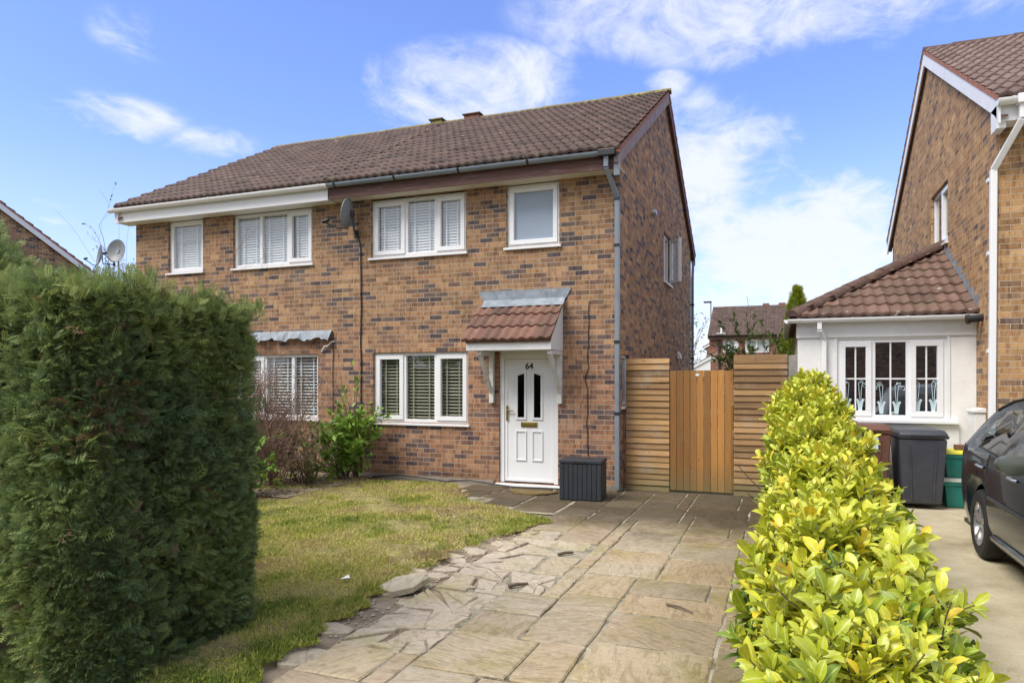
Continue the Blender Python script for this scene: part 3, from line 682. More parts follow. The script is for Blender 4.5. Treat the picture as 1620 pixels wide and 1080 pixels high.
def lawn_edge(y):
    """X of the ragged right hand edge of the lawn"""
    ys = [2.3, 3.1, 3.6, 4.1, 4.6, 5.0, 5.5, 6.0, 6.6, 7.1, 7.6, 7.85, 8.2, 8.45, 9.0, 9.5, 9.95]; xs = [-2.75, -2.72, -2.80, -2.88, -2.93, -2.90, -2.93, -2.95, -2.86, -2.74, -2.58, -2.62, -3.2, -3.75, -4.2, -4.55, -4.8]
    return np.interp(y, ys, xs) + .05 * np.sin(y * 9.1) + .035 * np.sin(y * 23.)
NX, NY = 90, 120
ys = np.linspace(1.75, 9.95, NY); V = np.zeros((NY, NX, 3))
for j, y in enumerate(ys):
    e = lawn_edge(y); V[j, :, 0] = np.linspace(-14, e, NX) if False else e - (np.linspace(1, 0, NX) ** 1.6) * (14 + e); V[j, :, 1] = y
P = V.reshape(-1, 3); P[:, 2] = -.012 + .035 * vnoise(P, 3.0, 5) + .02 * vnoise(P, 9., 6)
edge = np.minimum(1, (lawn_edge(P[:, 1]) - P[:, 0]) / .16); P[:, 2] = P[:, 2] * edge - .05 * (1 - edge)
F = np.array([(j * NX + i, j * NX + i + 1, (j + 1) * NX + i + 1, (j + 1) * NX + i) for j in range(NY - 1) for i in range(NX - 1)])
o = np_mesh('lawn', P, F, np.zeros(len(F)), M['turf'], base=False, smooth=True); o['kind'] = 'structure'

def grass():
    n = 330000
    y = RNG.uniform(2.2, 9.85, n * 2); x = lawn_edge(y) + .04 - RNG.uniform(0, 1, n * 2) ** 1.15 * (6.5)
    zc = -x * SA + y * CA; keep = RNG.uniform(0, 1, n * 2) < np.clip((5.2 / np.maximum(zc, 2.5)) ** 1.2, .25, 1)
    x, y = x[keep], y[keep]; P = np.stack([x, y, np.full(len(x), .0)], 1)
    dens = vnoise(P, 2.2, 9) * .7 + vnoise(P, 6.5, 10) * .5
    keep = RNG.uniform(0, 1, len(P)) < np.clip((dens - .22) * 2.8, .08, 1); P = P[keep]; dens = dens[keep]; n = len(P)
    P[:, 2] = -.004 + .03 * vnoise(P, 3.0, 5)
    D = unit(np.stack([RNG.normal(0, .75, n), RNG.normal(0, .75, n), np.full(n, .62)], 1)); N = unit(RNG.normal(size=(n, 3)) + np.array([0, 0, .4]))
    tall = vnoise(P, 1.3, 21)
    L = RNG.uniform(.018, .050, n) * (.7 + tall * .9); Wd = RNG.uniform(.004, .0075, n) * (1.2 + .04 * P[:, 1])
    tv, tf = [(-.5, 0, 0), (.5, 0, 0), (.36, .55, .06), (-.36, .55, .06), (.04, 1, .25), (-.04, 1, .25)], [(0, 1, 2, 3), (3, 2, 4, 5)]
    V, F = scatter(tv, tf, P, D, N, L, Wd)
    moss = vnoise(P, 1.6, 31); dry = vnoise(P, 4.4, 33)
    near = np.clip((P[:, 1] - 3.2) / 2.6, 0, 1)
    dry2 = vnoise(P, 11., 35); r = np.clip(.215 + .26 * near + .70 * (dry - .42) + .40 * (dry2 - .5) + .45 * (moss - .5) + RNG.normal(0, .23, n), 0, 1)
    o = np_mesh('grass', V, F, np.repeat(r, 2), M['grass'], base=False); o['kind'] = 'stuff'; o['label'] = 'short patchy yellow green grass of the front lawn'; o['category'] = 'grass'
grass()
def tufts():
    P, D, L = [], [], []
    for _ in range(230):
        y = random.uniform(3.0, 8.4); k = random.random()
        x = float(lawn_edge(np.array([y]))[0]) - abs(random.gauss(0, .08)) if k < .55 else (random.uniform(-5.5, -3.0) if k < .8 else random.gauss(-3.42, .15))
        if k >= .8: y = random.uniform(2.75, 4.0)
        h = random.uniform(.035, .085)
        for _ in range(random.randint(14, 34)):
            P.append((x + random.gauss(0, .022), y + random.gauss(0, .022), .005)); D.append((random.gauss(0, .5), random.gauss(0, .5), 1)); L.append(h * random.uniform(.6, 1.2))
    P, D, L = np.array(P), np.array(D), np.array(L); n = len(P)
    V, F = scatter([(-.5, 0, 0), (.5, 0, 0), (.36, .55, .06), (-.36, .55, .06), (.04, 1, .25), (-.04, 1, .25)], [(0, 1, 2, 3), (3, 2, 4, 5)], P, D, unit(RNG.normal(size=(n, 3))), L, RNG.uniform(.004, .007, n))
    o = np_mesh('grass', V, F, np.repeat(np.clip(RNG.normal(.22, .16, n), 0, 1), 2), M['grass'], base=False); o['kind'] = 'stuff'; o['label'] = 'longer green grass tufts along the lawn edge and hedge foot'; o['category'] = 'grass'
tufts()

# paving: riven slabs packed on a 0.15 m grid
def pack_slabs():
    g = .15; x0, y0 = -2.62, 1.8; nx, ny = 19, 58; occ = np.zeros((nx, ny), bool); out_ = []
    sizes = [(4, 4), (4, 3), (6, 4), (4, 6), (5, 4), (4, 5), (3, 4), (6, 4), (4, 4), (3, 3), (5, 3)]
    rr = random.Random(3)
    for j in range(ny):
        for i in range(nx):
            if occ[i, j]: continue
            c = sizes[:]; rr.shuffle(c); c += [(4, 2), (2, 4), (3, 2), (2, 3)]; c += [(2, 3), (2, 2), (1, 3), (3, 1), (2, 1), (1, 2), (1, 1)]
            for w, h in c:
                if i + w <= nx and j + h <= ny and not occ[i:i + w, j:j + h].any():
                    if (nx - i - w) == 1: continue
                    break
            else: w, h = 1, 1
            while i + w < nx and nx - (i + w) == 1 and not occ[i + w, j:j + h].any(): w += 1
            occ[i:i + w, j:j + h] = True; out_.append((x0 + i * g, x0 + (i + w) * g, y0 + j * g, y0 + (j + h) * g))
    # the path along the front of the door
    for (a, b, c, d) in ((-3.25, -2.65, 8.35, 9.05), (-3.25, -2.65, 9.07, 9.55), (-3.75, -3.27, 8.55, 9.1), (-3.95, -3.27, 9.12, 9.62), (-4.4, -3.97, 9.1, 9.62), (-4.55, -3.9, 9.64, 10.1), (-3.88, -3.2, 9.64, 10.1), (-3.18, -2.65, 9.57, 10.1)): out_.append((a, b, c, d))
    return out_
def slab_poly(m, pts, z, tilt=(0, 0), thick=.045):
    """one stone with a rough chamfered rim"""
    c = np.mean(pts, axis=0); n = len(pts); lo, mid, hi = [], [], []
    for p in pts:
        q = c + (np.array(p) - c) * (1 - .013 / max(.08, np.linalg.norm(np.array(p) - c)))
        zz = z + (p[0] - c[0]) * tilt[0] + (p[1] - c[1]) * tilt[1]
        lo.append((p[0], p[1], zz - thick)); mid.append((p[0], p[1], zz - .007)); hi.append((q[0], q[1], zz))
    m.add(lo + mid + hi, [tuple(range(2 * n, 3 * n))] + [(k * n + i, k * n + (i + 1) % n, (k + 1) * n + (i + 1) % n, (k + 1) * n + i) for k in (0, 1) for i in range(n)])
def rough_rect(a, b, c, d, gap, jig=.004):
    pts = []
    cor = [(a + gap, c + gap), (b - gap, c + gap), (b - gap, d - gap), (a + gap, d - gap)]
    for i in range(4):
        p, q = np.array(cor[i]), np.array(cor[(i + 1) % 4]); k = max(2, int(np.linalg.norm(q - p) / .09))
        for s_ in range(k):
            w = p + (q - p) * s_ / k; pts.append(tuple(w + (np.random.default_rng(int(abs(w[0] * 1e4 + w[1] * 977)) % 99991).normal(0, jig, 2))))
    return pts
pav = MB(); broken = []
for (a, b, c, d) in pack_slabs():
    if a < -2.5 and 3.5 < c < 7.3 and c > 3.6: broken.append((a, b, c, d)); continue
    pav.cur = random.random(); slab_poly(pav, rough_rect(a, b, c, d, .009), random.gauss(0, .0025), (random.gauss(0, .003), random.gauss(0, .003)))
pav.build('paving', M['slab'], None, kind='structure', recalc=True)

# broken slabs along the lawn
def split(poly, ang):
    poly = [np.array(p) for p in poly]; c = np.mean(poly, axis=0) + RNG.normal(0, .04, 2); nrm = np.array([math.cos(ang), math.sin(ang)])
    A, B = [], []
    for i in range(len(poly)):
        p, q = poly[i], poly[(i + 1) % len(poly)]; sp, sq = (p - c) @ nrm, (q - c) @ nrm
        (A if sp >= 0 else B).append(p)
        if sp * sq < 0:
            x = p + (q - p) * sp / (sp - sq); A.append(x); B.append(x)
    return [A, B]
GB = 'broken pieces of paving slab along the lawn edge'
frs = []
for (a, b, c, d) in broken:
    ps = [[np.array(p) for p in rough_rect(a, b, c, d, .012, .008)]]
    for k in range(4 if (b - a) * (d - c) > .15 else 1):
        ps = [x for p in ps for x in (split(p, random.uniform(0, 3.14)) if len(p) > 4 and random.random() < .8 else [p])]
    frs += ps
extra = [(-2.78, 5.55, .26, .16), (-2.97, 5.35, .24, .19), (-2.95, 5.95, .30, .22), (-2.72, 6.15, .20, .24), (-2.86, 4.75, .2, .13), (-2.70, 5.02, .22, .16), (-2.62, 4.6, .18, .16), (-2.80, 3.95, .3, .18), (-2.72, 3.5, .26, .3), (-2.95, 4.32, .18, .12), (-2.66, 6.62, .2, .22), (-2.82, 5.2, .16, .14), (-2.9, 5.62, .15, .13), (-2.8, 5.85, .18, .15), (-2.72, 5.35, .17, .15), (-2.84, 6.3, .16, .14), (-2.66, 5.72, .17, .13)]
for (x, y, w, h) in extra:
    k = random.randint(5, 7); a0 = random.uniform(0, 6.28)
    frs.append([np.array((x + w * .62 * math.cos(a0 + 6.283 * i / k) * random.uniform(.75, 1.15), y + h * .62 * math.sin(a0 + 6.283 * i / k) * random.uniform(.75, 1.15))) for i in range(k)])
for p in frs:
    if len(p) < 3: continue
    p = [np.array(q) for q in p]; c = np.mean(p, axis=0); ar = .5 * abs(sum(p[i][0] * p[(i + 1) % len(p)][1] - p[(i + 1) % len(p)][0] * p[i][1] for i in range(len(p))))
    if ar < .004: continue
    ang = random.gauss(0, .06); rm = np.array([[math.cos(ang), -math.sin(ang)], [math.sin(ang), math.cos(ang)]])
    sh = RNG.normal(0, .015, 2); q = [c + sh + rm @ (x - c) * .93 for x in p]
    m = MB(); m.cur = random.random(); slab_poly(m, [tuple(x) for x in q], random.gauss(-.002, .004), (random.gauss(0, .018), random.gauss(0, .018)), .035)
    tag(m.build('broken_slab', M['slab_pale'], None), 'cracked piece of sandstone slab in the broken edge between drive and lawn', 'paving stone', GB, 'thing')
m = MB(); m.cur = .9
slab_poly(m, [(-2.98, 4.80), (-2.80, 4.71), (-2.66, 4.80), (-2.62, 4.98), (-2.76, 5.06), (-2.93, 4.98)], .055, (.10, .16), .05)
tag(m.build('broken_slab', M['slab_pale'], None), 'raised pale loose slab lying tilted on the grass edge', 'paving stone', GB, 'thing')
m = MB()
for (x, y, r_) in [(random.gauss(-2.78, .13), random.uniform(3.6, 7.4), random.uniform(.006, .02)) for _ in range(260)]:
    k = 5; m.add([(x + r_ * math.cos(6.28 * i / k) * random.uniform(.7, 1.2), y + r_ * math.sin(6.28 * i / k), -.02) for i in range(k)] + [(x + r_ * .3, y, -.02 + r_ * .5 + .006)], [(i, (i + 1) % k, k) for i in range(k)]); m.r[-k:] = [random.random()] * k
o = m.build('gravel', M['slab_pale'], None); o['kind'] = 'stuff'; o['label'] = 'loose stone chips and crumbs between broken slabs'; o['category'] = 'gravel'
# sticks and litter on the paving
st = MB(); p = ground_at(1055, 955, .012); st.tube([p, p + Vector((.10, -.06, .01)), p + Vector((.2, -.13, .002))], .011, 6, True, .005)
tag(st.build('stick', M['bark'], None), 'short brown stick lying on the drive slabs', 'stick')
for (px, py, an) in ((895, 875, .9), (820, 925, .8)):
    p = ground_at(px, py, .008); st = MB(); dv = Vector((math.cos(an), math.sin(an), 0)) * .085
    st.tube([p - dv, p - dv * .3 + Vector((.01, .01, .008)), p + dv], .017, 6, True, .012)
    tag(st.build('rotten_wood_strip', M['bark'], None), 'dark rotten wood strip in a slab joint ' + ('nearer the house' if px > 880 else 'nearer the raised loose slab'), 'wood strip')
p = ground_at(545, 917, .03); lt = MB(); lt.quad(p + Vector((-.05, 0, 0)), p + Vector((.0, -.03, .02)), p + Vector((.05, .01, .01)), p + Vector((.01, .04, .035))); lt.quad(p + Vector((.0, -.03, .02)), p + Vector((.06, -.02, .03)), p + Vector((.05, .01, .01)))
tag(lt.build('litter', M['white_paint'], None, recalc=False), 'scrap of white litter on the lawn', 'litter')

# ------------------------------------------------------------------ number 64: the right hand semi
HX0, HX1, MIDX = -11.90, -2.24, -7.17
h64 = thing('brick_house', 'tan brick semi numbered 64 with brown fascia, grey gutter and tiled door canopy', 'house', ((MIDX + HX1) / 2, 14.6, 0), 'pair of semi-detached houses')
WIN = [(-6.52, -4.75, 3.71, 4.70), (-4.05, -3.18, 3.72, 4.71), (-6.48, -4.71, .935, 2.10)]
DOOR = (-4.17, -3.20, .03, 2.10)
rf64 = house_shell(h64, MIDX, HX1, 'brick', 'tiles', WIN + [DOOR], False, True, [(14.42, 15.35, 3.66, 4.66), (10.42, 10.98, 1.25, 2.03)], 'brick_side_lifted', 0, .085)
bargeboards(h64, HX1 + .075, 1, 'grey_barge', rear_mat='brown_fascia')
eaves(h64, MIDX + .012, HX1 + .06, 'brown_fascia')
gutter(h64, MIDX + .05, HX1 - .02, 9.925, 4.925, M['gutter_grey'], .062, bmat=M['gutter_black'], step=1.15)
m = MB(); m.box(HX1 - .23, HX1 + .02, 9.85, 9.995, 4.85, 4.945); m.build('gutter_outlet', M['gutter_black'], h64, bevel=.01)
downpipe(h64, [(-2.36, 9.925, 4.86), (-2.36, 9.93, 4.70), (-2.262, 10.21, 4.32), (-2.262, 10.215, .03)], 'gutter_grey', .068, (4.3, 3.62, 2.2, 1.15))
m = MB(); m.box(HX1 - .02, HX1 + .06, 9.96, 10.02, 4.58, 4.93); m.build('fascia_end', M['gutter_grey'], h64, bevel=.006)
downpipe(h64, [(-2.22, 19.25, 4.85), (-2.2, 19.1, 4.6), (-2.19, 18.9, 4.3), (-2.19, 18.9, 0)], 'gutter_grey', .07, (3.6, 2.2))
gutter(h64, MIDX, HX1 + .05, 19.31, 4.90, M['gutter_grey'])
window(h64, ident, -6.52, -4.75, 3.71, 4.68, [-5.87, -5.31], 'cfc', 'blind_white')
window(h64, ident, -4.05, -3.18, 3.72, 4.69, [], 'c', None, glass_mat='frosted')
window(h64, ident, -6.48, -4.71, .935, 2.10, [-5.90, -5.31], 'cfc', 'blind_olive', gap=.054, tilt=38)
# side windows in the gable
TS = lambda u, d, z: Vector((HX1 - d, u, z))
fw = window(h64, TS, 14.42, 15.35, 3.66, 4.66, [14.9], 'ff', None)
os_ = MB(); a, b = Vector((HX1 + .02, 15.30, 0)), Vector((HX1 + .24, 15.02, 0))
for z0, z1 in ((3.70, 3.76), (4.56, 4.62)): os_.bar(a + Vector((0, 0, (z0 + z1) / 2)), b + Vector((0, 0, (z0 + z1) / 2)), .05, .06)
for q in (a, b): os_.bar(q + Vector((0, 0, 3.70)), q + Vector((0, 0, 4.62)), .06, .05)
s_ = os_.build('open_sash', M['upvc'], fw, bevel=.006)
g = MB(); g.bar(a + Vector((.04, .012, 4.16)), b + Vector((-.04, -.012, 4.16)), .008, .84); g.build('pane', M['glass'], s_)
window(h64, TS, 10.42, 10.98, 1.25, 2.03, [], 'f', None)
v = MB(); v.lathe([(0.0, .10), (.05, .10), (.055, .085), (.055, 0)], 16, (HX1, 12.94, 4.70), 'x'); v.build('flue_terminal', M['galv'], h64, smooth=True)
v = MB(); v.prism([(HX1, 2.12), (HX1 + .09, 2.12), (HX1 + .07, 2.22), (HX1, 2.30)], 16.38, 16.54, 'y'); v.build('vent_hood', M['white_paint'], h64, bevel=.01)
# ridge terminals
for px, w, mat in ((749, .40, 'terracotta'),):
    x = ray(px)[0] / ray(px)[1] * RIDGE_Y; m = MB(); m.taper((x - w / 2, x + w / 2, 14.5, 14.76), (x - w / 2 + .03, x + w / 2 - .03, 14.53, 14.73), RIDGE_Z - .05, RIDGE_Z + .13); m.box(x - w / 2 - .02, x + w / 2 + .02, 14.48, 14.78, RIDGE_Z + .085, RIDGE_Z + .115); m.build('ridge_vent', M[mat], rf64, bevel=.012)
# front door
T = ident; fr = MB(T); a, b, c, e = DOOR
for q in ((a, a + .075, c, e), (b - .075, b, c, e), (a + .075, b - .075, e - .13, e)): fr.box(q[0], q[1], .03, .12, q[2], q[3])
door = fr.build('door_frame', M['upvc'], h64, bevel=.008)
lf = MB(T); da, db, dc, de = a + .079, b - .079, c + .02, e - .134
lf.box(da, db, .055, .10, dc, de)
dl = lf.build('door', M['upvc'], h64, bevel=.006)
rm = MB(T)
def rim(u0, u1, z0, z1, w=.022, d=.038):
    rm.box(u0, u1, d, .054, z0, z0 + w); rm.box(u0, u1, d, .054, z1 - w, z1); rm.box(u0, u0 + w, d, .054, z0 + w, z1 - w); rm.box(u1 - w, u1, d, .054, z0 + w, z1 - w)
rim(da, db, dc, de, .045, .044)
mid = (da + db) / 2
for s_ in (-1, 1):
    u0, u1 = (mid - .225, mid - .045) if s_ < 0 else (mid + .045, mid + .225)
    rim(u0, u1, .38, .85, .02)
    # arched light surround, taller on the inner side
    rm.box(u0, u1, .036, .054, 1.02, 1.055); rm.box(u0, u0 + .035, .036, .054, 1.055, 1.76 if s_ > 0 else 1.70); rm.box(u1 - .035, u1, .036, .054, 1.055, 1.70 if s_ > 0 else 1.76)
    zl, zr = (1.70, 1.76) if s_ < 0 else (1.76, 1.70)
    rm.prism([(u0, zl), (u1, zr), (u1, zr + .05), (u0, zl + .05)], .036, .054, 'y')
    g = MB(T); g.prism([(u0 + .036, 1.056), (u1 - .036, 1.056), (u1 - .036, zr - .006 + (zl - zr) * .2), (u0 + .036, zl - .006 - (zl - zr) * .2)], .046, .053, 'y'); g.build('door_glass', M['glass_dark'], dl)
    g = MB(T); g.box(u0 + .036, u1 - .036, .0535, .0545, 1.056, 1.70); g.build('dark_backing', M['gutter_black'], dl)
rm.build('door_moulding', M['upvc'], dl, bevel=.005)
m = MB(T); m.box(mid - .135, mid + .135, .040, .054, .905, .985); lb = m.build('letterbox', M['brass'], dl, bevel=.005)
m = MB(T); m.box(mid - .10, mid + .10, .034, .0395, .925, .965); m.build('flap', M['brass'], lb, bevel=.003)
m = MB(T); m.box(da + .025, da + .060, .030, .043, 1.0, 1.24); hd = m.build('door_handle', M['brass'], dl, bevel=.005)
m = MB(T); m.bar((da + .042, .005, 1.16), (da + .16, .005, 1.16), .018); m.bar((da + .042, .03, 1.16), (da + .042, .002, 1.16), .02); m.build('lever', M['brass'], hd, bevel=.004)
cu = bpy.data.curves.new('number', 'FONT'); cu.body = '64'; cu.size = .135; cu.offset = .003; cu.extrude = .003; cu.align_x = 'CENTER'
to = bpy.data.objects.new('number', cu); COL.objects.link(to); bpy.context.view_layer.update()
me = bpy.data.meshes.new_from_object(to.evaluated_get(bpy.context.evaluated_depsgraph_get())); bpy.data.objects.remove(to)
me.transform(Matrix.Translation((mid, FRONT + .0515, 1.812)) @ Matrix.Rotation(R(90), 4, 'X')); link('house_number', me, M['text'], dl)
m = MB(); m.prism([(FRONT + .10, .03), (FRONT - .10, .015), (FRONT - .10, -.01), (FRONT + .10, -.01)], a - .05, b + .06); m.build('door_sill', M['upvc'], h64, bevel=.004)
m = MB(); m.box(a - .3, b + .3, FRONT + 1.2, FRONT + 1.25, 0, 2.4); m.build('hall_wall', M['interior'], h64)
# tiled canopy over the door
cx0, cx1, cyf = -4.47, -3.12, 9.70
cp = MB(); cp.box(cx0, cx1, cyf, cyf + .022, 2.085, 2.235)
canopy = cp.build('door_canopy', M['white_paint'], h64, bevel=.004)
m = MB(); m.box(cx0, cx1 - .03, cyf + .024, FRONT - .002, 2.09, 2.105); m.build('canopy_soffit', M['white_paint'], canopy)
for x, s_ in ((cx1, 1), (cx0, -1)):
    m = MB(); n = 8
    for i in range(n):
        y0 = cyf + .023 + i * (FRONT - .003 - cyf - .023) / n; y1 = cyf + .020 + (i + 1) * (FRONT - .003 - cyf - .023) / n
        zt = lambda y: 2.235 + (y - cyf) * (2.79 - 2.235) / (FRONT - cyf)
        m.prism([(y0, 2.087), (y1, 2.087), (y1, zt(y1)), (y0, zt(y0))], x - .016 if s_ > 0 else x, x if s_ > 0 else x + .016)
    m.build('canopy_cheek', M['white_paint'], canopy)
sl_ = math.hypot(FRONT - 9.64, .62); cs, sn = (FRONT - 9.64) / sl_, .62 / sl_
ct = build_tiles('canopy_tiles', [dict(O=(cx0 - .05, 9.64, 2.225), U=(1, 0, 0), Sv=(0, cs, sn), N=(0, -sn, cs), width=cx1 - cx0 + .08, slope=sl_ - .02, tw=.30, gauge=.30, roll=.034, spt=10)], M['tiles_porch'], canopy)
m = MB(); m.prism([(9.67, 2.225), (FRONT - .002, 2.815), (FRONT - .002, 2.78), (9.67, 2.195)], cx0 + .002, cx1 - .002); m.build('canopy_deck', M['tiles_porch'], canopy)
m = MB(); m.prism([(-4.53, 3.045), (-2.98, 3.045), (-3.08, 2.875), (-4.42, 2.875)], FRONT - .016, FRONT - .003, 'y')
m.prism([(FRONT - .017, 2.885), (FRONT - .05, 2.845), (FRONT - .13, 2.775), (FRONT - .137, 2.782), (FRONT - .056, 2.856), (FRONT - .019, 2.90)], -4.42, -3.08); m.build('lead_flashing', M['lead'], h64)
for x in (-4.28, -3.16):
    m = MB(); m.box(x - .035, x + .035, FRONT - .075, FRONT - .003, 1.28, 2.083); m.box(x - .035, x + .035, cyf + .05, FRONT - .077, 2.02, 2.083)
    m.bar((x, cyf + .10, 2.02), (x, FRONT - .05, 1.44), .062, .05, up=Vector((1, 0, 0))); m.build('canopy_bracket', M['old_white_paint'], canopy, bevel=.004)
m = MB(); m.box(MIDX, -4.25, FRONT - .05, FRONT - .003, -.25, .055); m.box(-3.1, HX1 + .02, FRONT - .02, FRONT - .003, -.25, .08); m.build('wall_footing', M['rim_concrete'], h64, bevel=.012)

# ------------------------------------------------------------------ the left hand semi
hl = thing('brick_house', 'tan brick semi with white fascia and white gutter, left half of the pair', 'house', ((MIDX + HX0) / 2, 14.6, 0), 'pair of semi-detached houses')
WL = [(-11.06, -10.2, 3.70, 4.70), (-9.48, -7.72, 3.70, 4.70), (-9.42, -7.60, .965, 2.10)]
rfl = house_shell(hl, HX0, MIDX - .001, 'brick', 'tiles', WL + [(-11.05, -10.1, .03, 2.1)], True, False, [], None, .12, -.0)
bargeboards(hl, HX0 - .10, -1, 'white_paint')
eaves(hl, HX0 - .22, MIDX - .012, 'upvc', soff='white_paint', zbot=4.68)
m = MB(); m.box(HX0 - .22, HX0 - .2, 10.024, 10.3, 4.70, 4.9); m.build('box_end', M['upvc'], hl)
gutter(hl, HX0 - .26, MIDX + .04, 9.925, 4.925, M['upvc'], .066, step=1.1)
window(hl, ident, -11.06, -10.2, 3.70, 4.68, [], 'f', 'blind_white', frame_w=.085, tilt=66, gap=.044)
window(hl, ident, -9.48, -7.72, 3.70, 4.68, [-8.88, -8.27], 'ffc', 'blind_white')
window(hl, ident, -9.42, -7.60, .965, 2.10, [-8.78, -8.17], 'cff', 'blind_white', gap=.055, tilt=35)
m = MB(ident); m.box(-11.05, -10.1, .04, .10, .03, 2.1); m.build('door', M['upvc'], hl, bevel=.006)
x = ray(693)[0] / ray(693)[1] * RIDGE_Y
m = MB(); m.taper((x - .16, x + .16, 14.5, 14.76), (x - .13, x + .13, 14.53, 14.73), RIDGE_Z - .05, RIDGE_Z + .12); m.box(x - .18, x + .18, 14.48, 14.78, RIDGE_Z + .08, RIDGE_Z + .11); m.build('ridge_vent', M['moss_ridge'], rfl, bevel=.012)
# torn lead strip left of a former canopy
n = 26; vs = []
for i in range(n + 1):
    xx = -9.15 + i * 1.85 / n; zb = 2.35 + .025 * math.sin(i * .9) + .018 * math.sin(i * 2.3); yb = FRONT - .12 - .03 * math.sin(i * 1.3)
    vs += [(xx, FRONT - .004, 2.51), (xx, FRONT - .03, 2.49), (xx, yb, zb), (xx, yb + .006, zb - .004)]
m = MB(); m.add(vs, [(i * 4 + k, i * 4 + k + 1, i * 4 + 5 + k, i * 4 + 4 + k) for i in range(n) for k in range(3)]); m.build('lead_flashing', M['lead'], hl, recalc=False)

# cables
def cable(pts, r, label, mat='gutter_black', name='cable'):
    m = MB(); m.tube(pts, r, 6); return tag(m.build(name, M[mat], None, smooth=True), label, 'cable')
wob = lambda x, z0, z1, n, a: [(x + random.gauss(0, a), FRONT - .014, z0 + (z1 - z0) * i / n) for i in range(n + 1)]
cable([(-6.80, FRONT - .12, 4.18), (-6.77, FRONT - .05, 4.13), (-6.74, FRONT - .016, 4.02)] + wob(-6.71, 3.9, .1, 14, .006), .011, 'black cable running down the wall from the satellite dish')
cable(wob(-7.28, 2.48, .5, 10, .004), .007, 'thin dark cable on the wall beside the torn lead strip')
cable(wob(-2.73, 2.83, .5, 14, .012), .007, 'thin dark cable hanging down the wall above the black storage box')
cable([(-7.50, FRONT - .03, 2.13), (-7.44, FRONT - .04, 2.22), (-7.36, FRONT - .05, 2.23), (-7.31, FRONT - .03, 2.29), (-7.25, FRONT - .02, 2.31)], .012, 'short curl of pale wire left of the dark cable on the wall', 'white_paint')
hp = [(-6.4, 10.15, .03), (-5.9, 10.2, .07), (-5.4, 10.17, .05), (-5.0, 10.10, .02), (-4.85, 10.04, .05), (-4.6, 10.14, .06), (-4.2, 10.05, .035), (-3.8, 9.95, .025), (-3.3, 10.0, .025), (-2.95, 9.98, .03)]
cable(hp, .013, 'black hose trailing along the foot of the wall to the door', name='hose')

# satellite dishes
def sat_dish(loc, rz, label, pole=None, size=.30, mount='wall', group=None):
    t = thing('satellite_dish', label, 'satellite dish', loc, group, rz, local=True)
    m = MB(); prof = []
    for i in range(8): r_ = i / 7; prof.append((max(.001, r_ * size), -.30 * size * (1 - r_ * r_)))
    prof += [(size * 1.03, .004), (size * 1.03, -.008)] + [(max(.001, i / 7 * size), -.30 * size * (1 - (i / 7) ** 2) - .008) for i in range(7, -1, -1)]
    m.lathe(prof, 28, (0, 0, 0), 'y'); mt = Matrix.Rotation(R(9), 4, 'X')     # faces local +Y, tilted up
    m.v = [mt @ Vector((p.x, p.y, p.z * 1.12)) for p in m.v]; m.build('dish', M['dish_grey'], t, smooth=True)
    a = MB(); a.tube([(0, .025, -size * 1.06), (0, .16, -size * 1.05), (0, .40, -size * .55)], .014, 6); ar = a.build('arm', M['dark_metal'], t)
    r_ = MB(); r_.tube([(0, .33, -size * .40), (0, .44, -size * .52)], .035, 10); r_.build('receiver', M['dark_metal'], ar)
    b = MB()
    if pole: b.tube([(0, -.10, .0), (0, -.12, -pole)], .024, 8)
    else: b.tube([(0, -.10, 0), (0, -.13, -.28), (*mount, -.28)], .02, 8); b.box(mount[0] - .035, mount[0] + .035, mount[1] - .035, mount[1] + .035, -.34, -.22)
    b.box(-.035, .035, -.12, -.06, -.05, .05); b.build('bracket' if not pole else 'pole', M['dark_metal'] if not pole else M['galv'], t); return t
ang = R(85)
def wall_mount(loc, rz, wall_pt):
    d = Vector(wall_pt) - Vector(loc); return (d.x * math.cos(rz) + d.y * math.sin(rz), -d.x * math.sin(rz) + d.y * math.cos(rz))
l1 = (-6.80, 10.0, 4.42); sat_dish(l1, R(100), 'grey satellite dish on the brick wall left of the upper window of number 64', mount=wall_mount(l1, R(100), (-6.80, 10.29, 0)), size=.225, group='satellite dishes')
p = at_depth(183, 397, 19.5); sat_dish(tuple(p), R(188), 'grey satellite dish on a thin pole above the conifer hedge', pole=p.z, size=.29, group='satellite dishes')
p = at_depth(156, 404, 24.0); sat_dish(tuple(p), R(150), 'grey satellite dish on the gable of the house at far left', mount=(-.1, -.45), size=.33, group='satellite dishes')

# ------------------------------------------------------------------ right neighbour and its extension
NX0 = 2.45
hn = thing('brick_house', 'tall brick house at the right edge with white bargeboard and white downpipe', 'house', (4.85, 14.6, 0))
rfn = house_shell(hn, NX0, 7.4, 'brick_neighbour', 'tiles_neighbour', [(4.2, 5.6, 3.7, 4.7)], True, False, [(13.05, 14.40, 3.85, 4.83)], None, .085, 0, front=10.12, ridge_mat='moss_ridge_dark')
FO = 10.12 - FRONT
bargeboards(hn, NX0 - .075, -1, 'white_paint', 'verge', .21, FO)
eaves(hn, NX0 - .06, 7.4, 'upvc', FO, 'white_paint')
m = MB(); m.box(NX0 - .075, NX0 + .02, 9.84, 10.10, 4.62, 4.9); m.build('box_end', M['white_paint'], hn, bevel=.006)
gutter(hn, NX0 - .09, 7.4, 9.745, 4.925, M['upvc'], .066)
m = MB(); m.box(NX0 + .10, NX0 + .22, 9.675, 9.815, 4.845, 4.955); m.build('gutter_outlet', M['upvc'], hn, bevel=.012)
downpipe(hn, [(NX0 + .16, 9.745, 4.86), (NX0 + .16, 9.75, 4.68), (NX0 - .045, 10.10, 4.20), (NX0 - .045, 10.20, .1)], 'upvc', .072, (4.1, 3.2, 2.0))
TN = lambda u, d, z: Vector((NX0 + d, u + FO, z))
